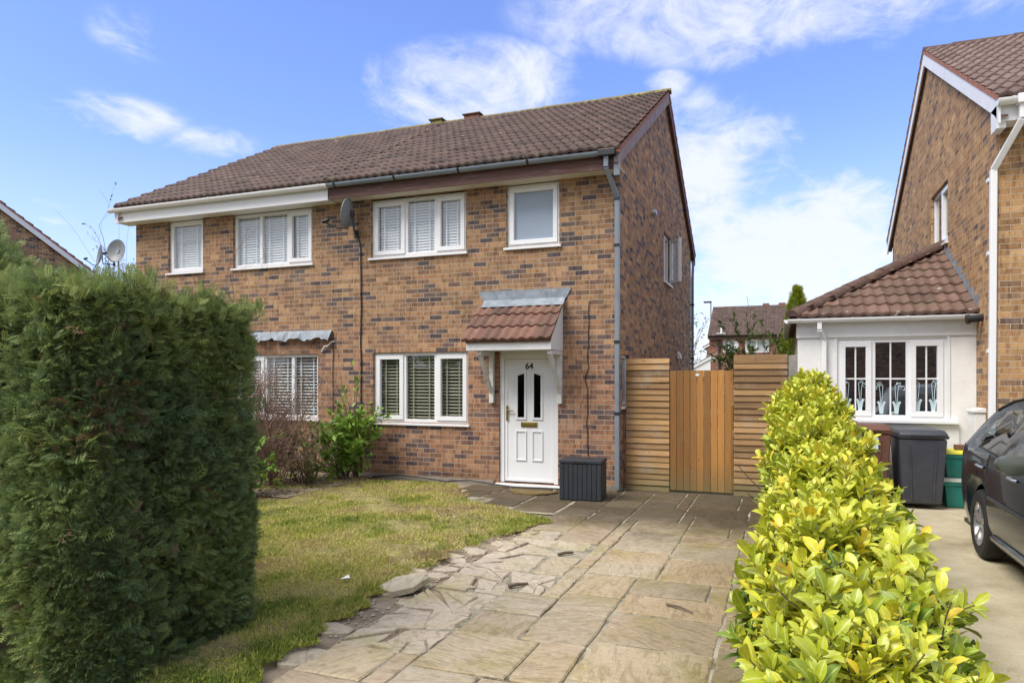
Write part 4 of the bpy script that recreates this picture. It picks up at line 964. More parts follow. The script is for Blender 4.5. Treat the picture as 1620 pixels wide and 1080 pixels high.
window(hn, TN, 13.05, 14.40, 3.85, 4.83, [13.72], 'cf', None)
window(hn, lambda u, d, z: Vector((u, 10.12 + d, z)), 4.2, 5.6, 3.7, 4.69, [4.9], 'cf', 'blind_white')
m = MB(); m.tube([(NX0 + .01, 10.78, 2.46), (NX0 - .16, 10.78, 2.44)], .05, 12); m.tube([(NX0 - .15, 10.78, 2.441), (NX0 - .19, 10.78, 2.437)], .065, 12); m.build('flue', M['gutter_black'], hn, smooth=True)
mb_ = thing('meter_box', 'white meter box on the wall between extension and white downpipe', 'meter box', (NX0 - .12, 10.78, .62))
m = MB(); m.box(NX0 - .13, NX0 - .002, 10.62, 10.98, .62, 1.22); m.build('cabinet', M['white_paint'], mb_, bevel=.01)
m = MB(); m.prism([(NX0 - .155, 1.222), (NX0 - .002, 1.222), (NX0 - .002, 1.28), (NX0 - .155, 1.25)], 10.60, 11.0, 'y'); m.build('lid', M['white_paint'], mb_, bevel=.006)
m = MB(); m.box(NX0 - .136, NX0 - .132, 10.66, 10.94, .68, 1.17); m.build('door', M['white_paint'], mb_)

EX0, EX1, EY0, EY1 = .215, NX0 - .003, 11.10, 15.40
ex = thing('house_extension', 'low white rendered side extension with lean-to tiled roof against the right house', 'extension', ((EX0 + EX1) / 2, 13.4, 0))
TE = lambda u, d, z: Vector((u, EY0 + d, z))
w = MB(TE); wall_rect(w, EX0, EX1, -.2, 2.52, [(.74, 2.10, 1.10, 2.22)]); w.build('wall', M['render'], ex, recalc=False)
w = MB(lambda u, d, z: Vector((EX0 + d, u, z))); wall_rect(w, EY0, EY1, -.2, 2.5, []); w.build('wall', M['render_grey'], ex, recalc=False)
w = MB(); w.box(EX0, EX1, EY1, EY1 + .1, -.2, 2.5); w.build('wall', M['render_grey'], ex)
fe = window(ex, TE, .74, 2.10, 1.10, 2.22, [1.20, 1.645], 'cfc', None, bars=1, glass_mat='glass_reflect', sill=False, d=.02, frame_w=.05)
m = MB(TE); m.prism([(.03, 1.10), (-.10, 1.085), (-.10, 1.045), (.03, 1.045)], .62, 2.22); m.build('sill', M['upvc'], fe, bevel=.005)
m = MB(TE); m.box(.70, .737, -.012, .02, 1.10, 2.26); m.box(2.103, 2.14, -.012, .02, 1.10, 2.26); m.box(.70, 2.14, -.013, .019, 2.262, 2.29); m.build('window_surround', M['white_paint'], ex)
m = MB(TE); m.box(.55, 2.25, -.02, -.002, .0, 1.043); m.build('wall_panel', M['render'], ex, bevel=.008)
# frosted orchid stickers in the panes
M['decal'] = plain('frosted white sticker', (.50, .62, .65), .7, .05, 5)
for k, u in enumerate((.875, 1.04, 1.31, 1.50, 1.76, 1.95)):
    m = MB(TE); d = .0515; zb = 1.20 if k not in (2, 3) else 1.165; s_ = 1 if k % 2 else -1
    m.quad((u - .022, d, zb), (u + .022, d, zb), (u + .034, d, zb + .11), (u - .034, d, zb + .11))
    m.quad((u - .04, d - .001, zb + .11), (u + .04, d - .001, zb + .11), (u + .04, d - .001, zb + .125), (u - .04, d - .001, zb + .125))
    for q in range(2):
        pts = [(u + s_ * (.01 * q), zb + .115), (u + s_ * (-.015 + .03 * q), zb + .30), (u + s_ * (-.02 + .05 * q), zb + .40), (u + s_ * (.03 + .05 * q), zb + .43 - .05 * q)]
        for (a, b_), (c, e) in zip(pts[:-1], pts[1:]): m.bar((a, d - .001, b_), (c, d - .001, e), .006)
        for _ in range(5):
            a, b_ = pts[3][0] + random.uniform(-.025, .02), pts[3][1] - random.uniform(0, .03); r_ = random.uniform(.014, .022)
            m.add([(a + r_ * math.cos(6.28 * i / 7) * (1 if i % 2 else .75), d - .002, b_ + r_ * math.sin(6.28 * i / 7)) for i in range(7)], [tuple(range(7))])
    for q in (-1, 1): m.quad((u, d - .002, zb + .115), (u + q * .03, d - .002, zb + .18), (u + q * .06, d - .002, zb + .165), (u + q * .03, d - .002, zb + .12))
    m.build('window_sticker', M['decal'], fe, recalc=False)
# half hipped lean-to roof
ez, eo = 2.545, .16; tn = (3.78 - ez) / (13.29 - (EY0 - eo)); run = 13.29 - (EY0 - eo); sl_ = run * math.hypot(1, tn); cs, sn = 1 / math.hypot(1, tn), tn / math.hypot(1, tn)
ox = EX1 - run
parts = [dict(O=(ox, EY0 - eo, ez), U=(1, 0, 0), Sv=(0, cs, sn), N=(0, -sn, cs), width=EX1 - ox, slope=sl_, tw=.30, gauge=.33, roll=.030, clip=lambda s_: (s_ * cs - .02, run)),
         dict(O=(ox, 2 * 13.29 - (EY0 - eo), ez), U=(0, -1, 0), Sv=(cs, 0, sn), N=(-sn, 0, cs), width=2 * run, slope=sl_, tw=.30, gauge=.33, roll=.030, clip=lambda s_: (s_ * cs, 2 * run - s_ * cs)),
         dict(O=(EX1, 2 * 13.29 - (EY0 - eo), ez), U=(-1, 0, 0), Sv=(0, -cs, sn), N=(0, sn, cs), width=run, slope=sl_, tw=.30, gauge=.33, roll=.030, spt=4, clip=lambda s_: (0, run - s_ * cs))]
re_ = build_tiles('roof', parts, M['tiles_ext'], ex)
m = MB(); A, B, C_, D_, Ap = (ox + .03, EY0 - eo + .03, ez - .045), (EX1, EY0 - eo + .03, ez - .045), (EX1, 2 * 13.29 - EY0 + eo, ez - .045), (ox + .03, 2 * 13.29 - EY0 + eo, ez - .045), (EX1, 13.29, 3.78 - .05)
m.add([A, B, C_, D_, Ap], [(0, 1, 4), (0, 4, 3), (3, 4, 2), (0, 3, 2, 1)]); m.build('roof_deck', M['brown_fascia'], re_)
for q in (EY0 - eo, 2 * 13.29 - (EY0 - eo)): ridge_line((ox + .03, q + (.03 if q < 13 else -.03), ez + .05), (EX1, 13.29, 3.86), .125, .40).build('hip_tiles', M['moss_ridge_dark'], re_, smooth=True)
m = MB(); m.box(EX0 - .02, EX1, EY0 - .028, EY0 - .004, 2.25, 2.50); m.build('fascia', M['white_paint'], ex, bevel=.004)
m = MB(); m.box(EX0 - .004, EX1, EY0 - .05, EY0 - .03, 2.42, 2.52); m.build('fascia_cap', M['upvc'], ex, bevel=.004)
gutter(ex, ox - .02, EX1, EY0 - .165, 2.515, M['upvc'], .06, step=.75)
gutter(ex, EY0 - .1, 15.6, ox - .02, 2.515, M['upvc'], .055, axis='y')
downpipe(ex, [(.50, EY0 - .165, 2.47), (.50, EY0 - .16, 2.36), (.565, EY0 - .05, 2.22), (.565, EY0 - .05, .05)], 'upvc', .062, (1.7,))
m = MB(); steps = 9; tn2 = tn
for i in range(steps):
    y = EY0 - eo + .05 + i * (run - .1) / steps; y1 = y + (run - .1) / steps + .05; z = ez + (y - EY0 + eo) * tn
    m.prism([(y, z + .02), (y1, z + .02 + (y1 - y) * tn), (y1, z + .17 + (y1 - y) * tn * .3), (y, z + .17 + (y1 - y) * tn * .3)], EX1 - .008 - .001 * (i % 2), EX1 + .001)
m.build('stepped_flashing', M['lead'], ex)

# ------------------------------------------------------------------ other houses further off
def far_house(loc, rz, wall, tile, label, group, white=True, w=9.6, name='brick_house', wins=True):
    """a pair of semis as one thing, built like the near one but coarser, in its own axes (front wall at y = 0)"""
    t = thing(name, label, 'house', loc, group, rz, local=True)
    fo = -FRONT; x0, x1 = 0, w
    hs = [(1.0, 1.9, 3.7, 4.65), (2.6, 4.3, 3.7, 4.65), (w - 4.3, w - 2.6, 3.7, 4.65), (w - 1.9, w - 1.0, 3.7, 4.65)]
    rf = house_shell(t, x0, x1, wall, tile, hs if wins else [], True, True, [], None, .1, .1, front=0.0, quality=4, ridge_mat='moss_ridge_dark')
    bargeboards(t, x1 + .09, 1, 'white_paint' if white else 'brown_fascia', fo=fo); bargeboards(t, x0 - .09, -1, 'white_paint' if white else 'brown_fascia', fo=fo)
    eaves(t, x0 - .05, x1 + .05, 'white_paint' if white else 'brown_fascia', fo); gutter(t, x0, x1, 9.925 + fo, 4.92, M['gutter_black'])
    if wins:
        for a, b, c, e in hs: window(t, lambda u, d, z: Vector((u, d, z)), a, b, c, e, [(a + b) / 2], 'cf', 'blind_white')
    return t, rf
far_house((-32.9, 10.3, 0), 0, 'brick', 'tiles', 'brick house beyond the conifer hedge at far left, white boards edging its gable', None)
t, rf = far_house((-5.2, 55.7, 0), 0, 'brick_red', 'tiles', 'red brick house with dark fascia seen beyond the wooden gate', None, white=False)
m = MB(); m.bar((.75, -.06, 0), (.75, -.06, 4.7), .16, .12); m.build('soil_pipe', M['gutter_black'], t)
m = MB(); m.lathe([(.001, .06), (.14, .05), (.2, 0)], 14, (1.55 + .4, -.02, 4.25), 'y'); m.v = [Vector((p.x, -abs(p.y), 4.25 + (p.z - 4.25) * 1.5)) for p in m.v]; m.build('wall_light', M['white_paint'], t, smooth=True)
for x in (4.0, 5.2): 
    m = MB(); m.taper((x - .3, x + .3, 4.15, 4.5), (x - .24, x + .24, 4.2, 4.45), RIDGE_Z - .1, RIDGE_Z + .2); m.build('ridge_vent', M['terracotta'], rf, bevel=.02)
m = MB(); m.bar((.9, -.25, 5.15), (.9, -.25, 5.55), .12); m.box(.55, 1.3, -.35, .0, 5.1, 5.16); m.build('soil_vent', M['white_paint'], rf)
far_house((-7.2, 84.0, 0), R(-90), 'brick_red', 'tiles', 'brick house gable with white bargeboard behind the red brick house', None, wins=False)
g = thing('garden_shelter', 'small white sloping roof of a garden shelter showing over the gate', 'shelter', tuple(at_depth(1108, 600, 30.))[:2] + (0,))
p = at_depth(1110, 585, 30.); m = MB(); m.prism([(p.x - 1.2, 1.75), (p.x + .38, 2.62), (p.x + .42, 2.55), (p.x - 1.15, 1.68)], p.y, p.y + 2, 'y'); m.prism([(p.x - 1.1, 1.70), (p.x + .36, 2.5), (p.x + .36, 1.7)], p.y + .05, p.y + .08, 'y'); m.build('roof', M['upvc'], g)
m = MB()
for q in (-1.0, .3):
    for y in (.1, 1.9): m.box(p.x + q - .04, p.x + q + .04, p.y + y - .04, p.y + y + .04, 0, 1.72)
m.build('post', M['white_paint'], g)
lp = at_depth(1124.5, 478, 66.); L = thing('street_lamp', 'tall thin street lamp above the far red brick house', 'street lamp', (lp.x, lp.y, 0))
m = MB(); m.tube([(lp.x, lp.y, 0), (lp.x, lp.y, 4), (lp.x, lp.y, lp.z)], .11, 8, True, .07); m.build('pole', M['galv'], L)
m = MB(); m.box(lp.x - .65, lp.x + .08, lp.y - .14, lp.y + .14, lp.z - .06, lp.z + .09); m.build('lamp_head', M['dark_metal'], L, bevel=.04)
ap = at_depth(1184, 487, 66.); m = MB(); m.tube([(ap.x + .1, ap.y, 6), (ap.x, ap.y, ap.z + .2), (ap.x - .12, ap.y, ap.z + 1.1)], .03, 5)
tag(m.build('aerial_mast', M['galv'], None), 'thin aerial mast above the far roof ridge', 'aerial')
# houses across the street, behind the camera, for what the windows and the car mirror
far_house((10, -19, 0), R(180), 'brick', 'tiles', 'tan brick house across the street nearest the parked car', None)
far_house((-7, -19, 0), R(180), 'brick', 'tiles', 'tan brick house across the street facing number 64', None)
far_house((25, -19, 0), R(180), 'brick', 'tiles', 'tan brick house across the street at the far end', None)

# ------------------------------------------------------------------ fence and gate
def board_panel(x0, x1, y, z0, z1, label, step=.088):
    t = thing('fence_panel', label, 'fence panel', ((x0 + x1) / 2, y, 0), 'horizontal board fence panels')
    m = MB(); z = z0
    while z < z1 - .03:
        h = min(step + .03, z1 - z + .01); m.cur = random.random(); e = random.gauss(0, .003)
        m.prism([(y - .034 + e, z), (y - .020 + e, z), (y + .002, z + h), (y - .008, z + h)], x0 + .002, x1 - .002); z += step + random.gauss(0, .004)
    m.build('boards', M['fence_wood'], t)
    m = MB()
    for x in (x0 + .02, (x0 + x1) / 2, x1 - .02): m.box(x - .018, x + .018, y + .004, y + .04, z0, z1)
    m.build('batten', M['batten'], t); return t
FY = 10.50
board_panel(-2.185, -1.545, FY, .0, 1.95, 'weathered board fence panel between grey downpipe and gate')
board_panel(-.645, .075, FY, .0, 1.99, 'orange brown board fence panel between gate and concrete post')
gt = thing('garden_gate', 'orange stained gate of vertical boards between two fence panels', 'gate', (-1.1, FY, 0))
m = MB(); x = -1.535
while x < -.66:
    w = min(.096, -.655 - x); m.cur = random.random(); m.box(x + .002, x + w - .003, FY - .02 + random.gauss(0, .001), FY + .0, .03, 1.78 + random.gauss(0, .003)); x += w
m.build('boards', M['gate_wood'], gt, bevel=.003)
m = MB()
for z in (.25, .95, 1.6): m.box(-1.53, -.66, FY + .002, FY + .04, z, z + .09)
m.build('ledge', M['batten'], gt)
m = MB(); m.box(-1.17, -1.12, FY - .027, FY - .021, 1.70, 1.73); m.build('plate', M['white_paint'], gt)
m = MB(); m.box(.085, .19, FY - .05, FY + .055, -.1, 1.985); tag(m.build('concrete_post', M['concrete_post'], None, bevel=.008), 'grey concrete fence post by the white extension corner', 'fence post')
fb = MB()
for (px, py) in ((868 + 0, 0),): pass

# ------------------------------------------------------------------ things by the door
bx = thing('storage_box', 'black plank-effect plastic storage box by the front door', 'storage box', (-2.58, 9.48, 0), rz=R(4))
M['box_plastic'] = plain('charcoal plastic', (.028, .032, .040), .5, .18, 8, bmp=.2)
m = MB(); w, d, h = .29, .22, .50; n = 9
m.box(-w + .01, w - .01, -d + .01, d - .01, .0, h)
for i in range(n):
    x0 = -w + i * 2 * w / n; m.box(x0 + .004, x0 + 2 * w / n - .004, -d, -d + .03, .012, h - .01)
for i in range(7):
    y0 = -d + .02 + i * (2 * d - .02) / 7; m.box(w - .03, w, y0 + .004, y0 + (2 * d - .02) / 7 - .004, .012, h - .01); m.box(-w, -w + .03, y0 + .004, y0 + (2 * d - .02) / 7 - .004, .012, h - .01)
m.build('body', M['box_plastic'], bx, bevel=.004)
m = MB(); m.box(-w - .008, w + .008, -d - .008, d + .008, h + .002, h + .055); lid = m.build('lid', M['box_plastic'], bx, bevel=.014)
m = MB(); m.box(-.10, .10, -d - .013, -d - .0085, h + .012, h + .03); m.build('handle', M['gutter_black'], lid)
m = MB(); pts = [(-3.78 + .0, 9.80)] + [(-3.40 + .37 * math.cos(a), 9.78 + .33 * math.sin(a) * -1) for a in np.linspace(math.pi, 0, 20)] + [(-3.02, 9.80)]
m.prism(pts[1:-1], .004, .026, 'z'); M['coir'] = ground_mat('worn coir', [(.3, (.085, .06, .025)), (.5, (.20, .145, .06)), (.7, (.30, .22, .10))], 8, 1., 200)
tag(m.build('doormat', M['coir'], None, bevel=.004), 'half round brown coir doormat before the white door', 'doormat')

# ------------------------------------------------------------------ bins and boxes by the extension
def wheelie_bin(loc, rz, label, mat, lid_mat, sticker=False, scale=1.):
    t = thing('wheelie_bin', label, 'wheelie bin', loc, 'wheelie bins by the extension', rz, local=True)
    k = scale
    m = MB(); m.taper((-.235 * k, .235 * k, -.27 * k, .25 * k), (-.285 * k, .285 * k, -.34 * k, .33 * k), .06, .94 * k); b = m.build('body', M[mat], t, bevel=.03, smooth=True, seg=3)
    m = MB(); m.taper((-.295 * k, .295 * k, -.345 * k, .34 * k), (-.305 * k, .305 * k, -.36 * k, .35 * k), .945 * k, .985 * k); m.build('rim', M[mat], t, bevel=.008)
    m = MB(); m.taper((-.30 * k, .30 * k, -.365 * k, .36 * k), (-.26 * k, .26 * k, -.30 * k, .32 * k), .988 * k, 1.06 * k)
    ld = m.build('lid', M[lid_mat], t, bevel=.022, smooth=True, seg=3)
    m = MB(); m.box(-.15, .15, -.385 * k, -.35 * k, .985 * k, 1.005 * k); m.build('lid_handle', M[lid_mat], ld, bevel=.006)
    m = MB()
    for s_ in (-1, 1): r_ = MB(); r_.bar((s_ * .13 * k, -.285 * k, .12), (s_ * .16 * k, -.336 * k, .86 * k), .02, .014); r_.build('rib', M[mat], b, bevel=.004)
    m.box(-.29 * k, .29 * k, .335 * k, .40 * k, .90 * k, .95 * k); m.build('moulding', M[mat], b, bevel=.004)
    for s_ in (-1, 1):
        m = MB(); m.lathe([(.02, -.028), (.085, -.028), (.10, -.015), (.10, .015), (.085, .028), (.02, .028)], 20, (s_ * .265 * k, .26 * k, .10), 'x'); m.build('wheel', M['rubber'], t, smooth=True)
    m = MB(); m.box(-.25 * k, .25 * k, .24 * k, .28 * k, .085, .115); m.build('axle', M['dark_metal'], t)
    if sticker:
        m = MB(); m.quad((-.13, -.338, .72), (.13, -.338, .72), (.13, -.346, .90), (-.13, -.346, .90)); s_ = m.build('sticker', M['sticker'], t, recalc=False)
        m = MB(); m.quad((-.11, -.348, .865), (.05, -.348, .865), (.05, -.349, .885), (-.11, -.349, .885)); m.build('printed_band', M['sticker_green'], s_, recalc=False)
    return t
M['bin_black'] = plain('black bin plastic', (.045, .048, .060), .45, .15, 7, bmp=.15, dirt=(.12, .11, .10), dirt_amt=.35)
M['bin_brown'] = plain('brown bin plastic', (.125, .052, .034), .5, .15, 7, bmp=.15)
M['sticker'] = plain('pale label', (.55, .68, .70), .5, .2, 40); M['sticker_green'] = plain('green print', (.12, .42, .22), .5, .2, 40)
M['box_green'] = plain('teal plastic', (.012, .20, .165), .45, .12, 6, bmp=.1); M['box_yellow'] = plain('yellow plastic', (.72, .66, .04), .45, .12, 6)
wheelie_bin((1.655, 10.50, 0), R(3), 'charcoal wheelie bin between brown bin and green recycling boxes', 'bin_black', 'bin_black', scale=.95)
wheelie_bin((1.02, 10.52, 0), R(2), 'brown wheelie bin with a pale sticker behind the laurel hedge', 'bin_brown', 'bin_brown', True)
def recycling_box(x, y, z, label, lid_mat, h=.36, w=.245, d=.19):
    t = thing('recycling_box', label, 'recycling box', (x, y, z), 'stacked green recycling boxes')
    m = MB(); m.taper((x - w * .86, x + w * .86, y - d * .86, y + d * .86), (x - w, x + w, y - d, y + d), z, z + h); m.build('tub', M['box_green'], t, bevel=.018, smooth=True)
    m = MB(); m.box(x - w - .015, x + w + .015, y - d - .015, y + d + .015, z + h - .06, z + h - .015); m.build('rim', M['box_green'], t, bevel=.008)
    m = MB(); m.taper((x - w - .028, x + w + .028, y - d - .028, y + d + .028), (x - w - .01, x + w + .01, y - d - .01, y + d + .01), z + h - .013, z + h + .035); m.build('lid', M[lid_mat], t, bevel=.012, smooth=True)
M['lid_pale'] = plain('pale lid plastic', (.52, .56, .46), .5, .12, 6)
recycling_box(2.20, 10.66, 0, 'teal recycling box with pale lid at the bottom of the stack', 'lid_pale', .345)
recycling_box(2.20, 10.66, .382, 'teal recycling box with yellow lid on top of the stack', 'box_yellow', .32)
m = MB(); m.box(2.09, 2.24, 10.55, 10.65, .740, .805); tag(m.build('brick', M['terracotta'], None, bevel=.008), 'brown brick weighing down the yellow lid', 'brick')

# ------------------------------------------------------------------ parked car (front towards the street); local axes: +y to the car's rear
def car():
    M['paint'] = plain('dark blue grey car paint', (.012, .030, .045), .22, .05, 3); bs = M['paint'].node_tree.nodes['Principled BSDF']
    bs.inputs['Metallic'].default_value = .6; bs.inputs['Coat Weight'].default_value = .45; bs.inputs['Coat Roughness'].default_value = .03
    M['alloy'] = plain('alloy', (.50, .50, .50), .3, .1, 10, metal=.8); M['tyre'] = plain('tyre', (.018, .017, .016), .85, .25, 14)
    M['trim'] = plain('black trim', (.012, .012, .013), .4, .1, 5); M['red_lamp'] = plain('red lamp', (.35, .01, .012), .15, .1, 5); M['lamp'] = plain('clear lamp', (.6, .62, .65), .1, .1, 5)
    M['mirror_paint'] = plain('green grey mirror paint', (.075, .085, .07), .25, .06, 5)
    t = thing('parked_car', 'dark blue grey hatchback parked on the concrete drive at right', 'car', (2.545, 4.25, 0), None, 0, local=True)
    Lc = 4.30; HW = .87; wb = (.82, 3.40); rw = .315
    ys = np.unique(np.concatenate([np.linspace(0, Lc, 76), np.linspace(wb[0] - .37, wb[0] + .37, 25), np.linspace(wb[1] - .37, wb[1] + .37, 25)]))
    def interp(x, *p): return np.interp(x, [a for a, _ in p], [b for _, b in p])
    ring = []; NR = 18
    for y in ys:
        plan = HW * (1 - .13 * max(0, (0.55 - y) / .55) ** 2.0 - .16 * max(0, (y - 3.85) / .45) ** 2.2)
        zlow = interp(y, (0, .30), (.25, .22), (Lc - .3, .24), (Lc, .36))
        for wc in wb:
            q = rw + .055; dy = abs(y - wc)
            if dy < q: zlow = max(zlow, .30 + math.sqrt(q * q - dy * dy))
        zbelt = interp(y, (0, .60), (.25, .72), (.9, .84), (1.4, .90), (2.6, .945), (3.5, .985), (4.1, .98), (Lc, .86))
        zroof = interp(y, (0, .66), (.25, .78), (.7, .88), (1.05, .935), (1.25, .985), (1.6, 1.22), (1.95, 1.40), (2.25, 1.455), (2.7, 1.47), (3.2, 1.42), (3.6, 1.31), (3.95, 1.13), (4.12, 1.02), (Lc, .90))
        zroof = max(zroof, zbelt + .03)
        wr = plan - .06 - .30 * max(0, min(1, (zroof - zbelt) / .5)) * (.72)
        zm = zlow + (zbelt - zlow) * .55
        pts = [(plan * .93, zlow), (plan * .975, zlow + (zm - zlow) * .35), (plan * .995, zlow + (zm - zlow) * .7), (plan, zm), (plan * .995, zm + (zbelt - zm) * .35), (plan * .985, zm + (zbelt - zm) * .7), (plan * .962, zbelt - .012), (plan * .945, zbelt)]
        for k in range(1, 6):
            f = k / 5; pts.append((plan * .945 + (wr - plan * .945) * (f ** 1.15), zbelt + (zroof - .05 - zbelt) * f if zroof - zbelt > .08 else zbelt + (zroof - zbelt) * f * .6))
        zt = pts[-1][1]
        for f in (.25, .5, .75, 1.0): pts.append((wr * (1 - f), zt + (zroof - zt) * (1 - (1 - f) ** 2.2)))
        ring.append([(x, z if z < .6 else .6 + (z - .6) * 1.11) for x, z in pts])
    n = len(ring[0]); V = []; idx = {}
    for i, y in enumerate(ys):
        for s_ in (1, -1):
            for k, (x, z) in enumerate(ring[i]):
                if s_ < 0 and k == n - 1: idx[(i, s_, k)] = idx[(i, 1, k)]; continue
                idx[(i, s_, k)] = len(V); V.append((s_ * x, y, z))
    body, glass_, sg = [], [], []
    ylow = lambda k: (k - 7) / 5
    for i in range(len(ys) - 1):
        ym = (ys[i] + ys[i + 1]) / 2
        for s_ in (1, -1):
            for k in range(n - 1):
                f = (idx[(i, s_, k)], idx[(i + 1, s_, k)], idx[(i + 1, s_, k + 1)], idx[(i, s_, k + 1)]); f = f if s_ > 0 else f[::-1]
                side = 7 <= k < 11; g = False
                if side:
                    h = (k - 7) / 5
                    a0 = 1.42 + .42 * h; g = (a0 < ym < 2.42) or (2.52 < ym < 3.42 - .10 * h)
                if k >= 12 and (1.22 < ym < 1.93): g = True
                if k >= 12 and (3.42 < ym < 4.02): g = True
                (glass_ if g else body).append(f)
    # close both ends
    for i, rev in ((0, 1), (len(ys) - 1, 0)):
        for k in range(n - 2):
            f = (idx[(i, 1, k)], idx[(i, 1, k + 1)], idx[(i, -1, k + 1)], idx[(i, -1, k)]); body.append(f[::-1] if rev else f)
    def sub(fs, name, mat, par, sm=True):
        m = MB(); used = sorted({q for f in fs for q in f}); mp = {q: j for j, q in enumerate(used)}
        m.add([V[q] for q in used], [tuple(dict.fromkeys(mp[q] for q in f)) for f in fs])
        return m.build(name, mat, par, smooth=sm, recalc=False)
    b = sub(body, 'body', M['paint'], t); sub(glass_, 'window', M['car_glass'], t)
    m = MB(); m.box(-.80, .80, .15, Lc - .15, .20, .24); m.box(-.70, .70, .3, 1.35, .24, .80); m.box(-.72, .72, 3.72, Lc - .12, .24, .8)
    for wc in wb: m.box(-.55, .55, wc - .36, wc + .36, .24, .72)
    m.build('underbody', M['trim'], b)
    m = MB()
    for x in (-.36, .36):
        m.box(x - .24, x + .24, 1.95, 2.45, .3, .55); m.box(x - .24, x + .24, 2.35, 2.5, .5, 1.0); m.box(x - .13, x + .13, 2.38, 2.47, 1.02, 1.2)
    m.box(-.62, .62, 2.95, 3.4, .3, .6); m.box(-.62, .62, 3.3, 3.45, .5, .98); m.build('seat', M['trim'], t, bevel=.03)
    for wc in wb:
        for s_ in (1, -1):
            m = MB(); m.lathe([(.20, -.09), (.285, -.092), (.308, -.075), (rw, -.045), (rw, .045), (.308, .075), (.285, .092), (.20, .09)], 36, (s_ * .755, wc, rw), 'x'); ty = m.build('wheel', M['tyre'], t, smooth=True)
            m = MB(); o = .085 * s_
            m.lathe([(.218, .0), (.228, o * .9), (.214, o), (.20, o * .8), (.19, 0)], 36, (s_ * .755, wc, rw), 'x'); m.lathe([(.001, o * .75), (.05, o * .72), (.055, 0)], 20, (s_ * .755, wc, rw), 'x')
            for q in range(5):
                for e in (-.13, .13):
                    a = 2 * math.pi * q / 5 + .3; m.bar((s_ * .755 + o * .62, wc + .04 * math.cos(a), rw + .04 * math.sin(a)), (s_ * .755 + o * .78, wc + .205 * math.cos(a + e), rw + .205 * math.sin(a + e)), .026, .03, up=Vector((1, 0, 0)))
            m.build('rim', M['alloy'], ty, smooth=True)
            m = MB(); m.lathe([(.001, -.01), (.19, -.01), (.19, .01), (.001, .01)], 24, (s_ * .755, wc, rw), 'x'); m.build('brake_disc', M['dark_metal'], ty)
    # trim down each side: rubbing strip, sill, door lines, handles, window trim, mirrors
    def sidex(y, z):
        i = int(np.argmin(np.abs(ys - y))); zs = [p[1] for p in ring[i][:13]]; return float(np.interp(z, zs, [p[0] for p in ring[i][:13]]))
    for s_ in (1, -1):
        m = MB(); m.tube([(s_ * (sidex(y, .60) + .003), y, .60 + .012 * (y - 1)) for y in np.linspace(1.28, 2.94, 16)], .018, 6); m.build('rubbing_strip', M['trim'], b, smooth=True)
        m = MB(); m.tube([(s_ * (sidex(y, .28) + .006), y, .275) for y in np.linspace(1.25, 2.96, 12)], .03, 6); m.build('side_skirt', M['paint'], b, smooth=True)
        m = MB()
        for pts in ([(1.32, .30), (1.30, .60), (1.36, .92)], [(2.46, .29), (2.46, .62), (2.47, .98)], [(2.98, .64), (3.16, .80), (3.44, 1.02)]):
            m.tube([(s_ * (sidex(y, z) + .0005), y, z) for y, z in pts], .005, 5)
        m.tube([(s_ * (sidex(y, float(np.interp(y, [1.4, 2.6, 3.45], [.938, .988, 1.033])) - .004) + .003), y, float(np.interp(y, [1.4, 2.6, 3.45], [.938, .988, 1.033])) - .004) for y in np.linspace(1.40, 3.45, 20)], .009, 5)
        m.tube([(s_ * (ring[int(np.argmin(np.abs(ys - y)))][12][0] + .004), y, ring[int(np.argmin(np.abs(ys - y)))][12][1]) for y in np.linspace(1.8, 3.5, 20)], .011, 5)
        m.build('window_trim', M['trim'], b, smooth=True)
        for y in (2.28, 3.20):
            m = MB(); x = s_ * (sidex(y, .865) + .022); m.tube([(x - s_ * .02, y - .09, .865), (x, y - .07, .868), (x, y + .07, .872), (x - s_ * .02, y + .09, .872)], .013, 8); m.build('door_handle', M['alloy'] if s_ < 0 else M['paint'], b, smooth=True)
        m = MB(); cx = s_ * 1.0; pr = [(.03, -.085), (.075, -.08), (.088, -.04), (.09, .03), (.082, .06), (.04, .075), (.001, .078)]
        m.lathe([(r_, h) for r_, h in pr[::-1]], 18, (0, 0, 0), 'y'); m.v = [Vector((cx + p.x * 1.25, 1.74 - p.y, 1.035 + p.z * .82)) for p in m.v]
        mi = m.build('wing_mirror', M['mirror_paint'], t, smooth=True)
        m = MB(); m.bar((s_ * .82, 1.72, .98), (cx, 1.74, 1.0), .05, .035); m.build('mirror_arm', M['trim'], mi, bevel=.008)
        m = MB(); m.box(s_ * .60 - .1, s_ * .60 + .1, 4.17, 4.25, .70, .92); m.build('tail_light', M['red_lamp'], t, bevel=.02)
        m = MB(); m.box(s_ * .62 - .12, s_ * .62 + .12, .06, .14, .60, .70); m.build('headlight', M['lamp'], t, bevel=.02)
    m = MB(); m.box(-.27, .27, Lc - .002, Lc + .012, .5, .61); m.build('number_plate', M['box_yellow'], t)
car()

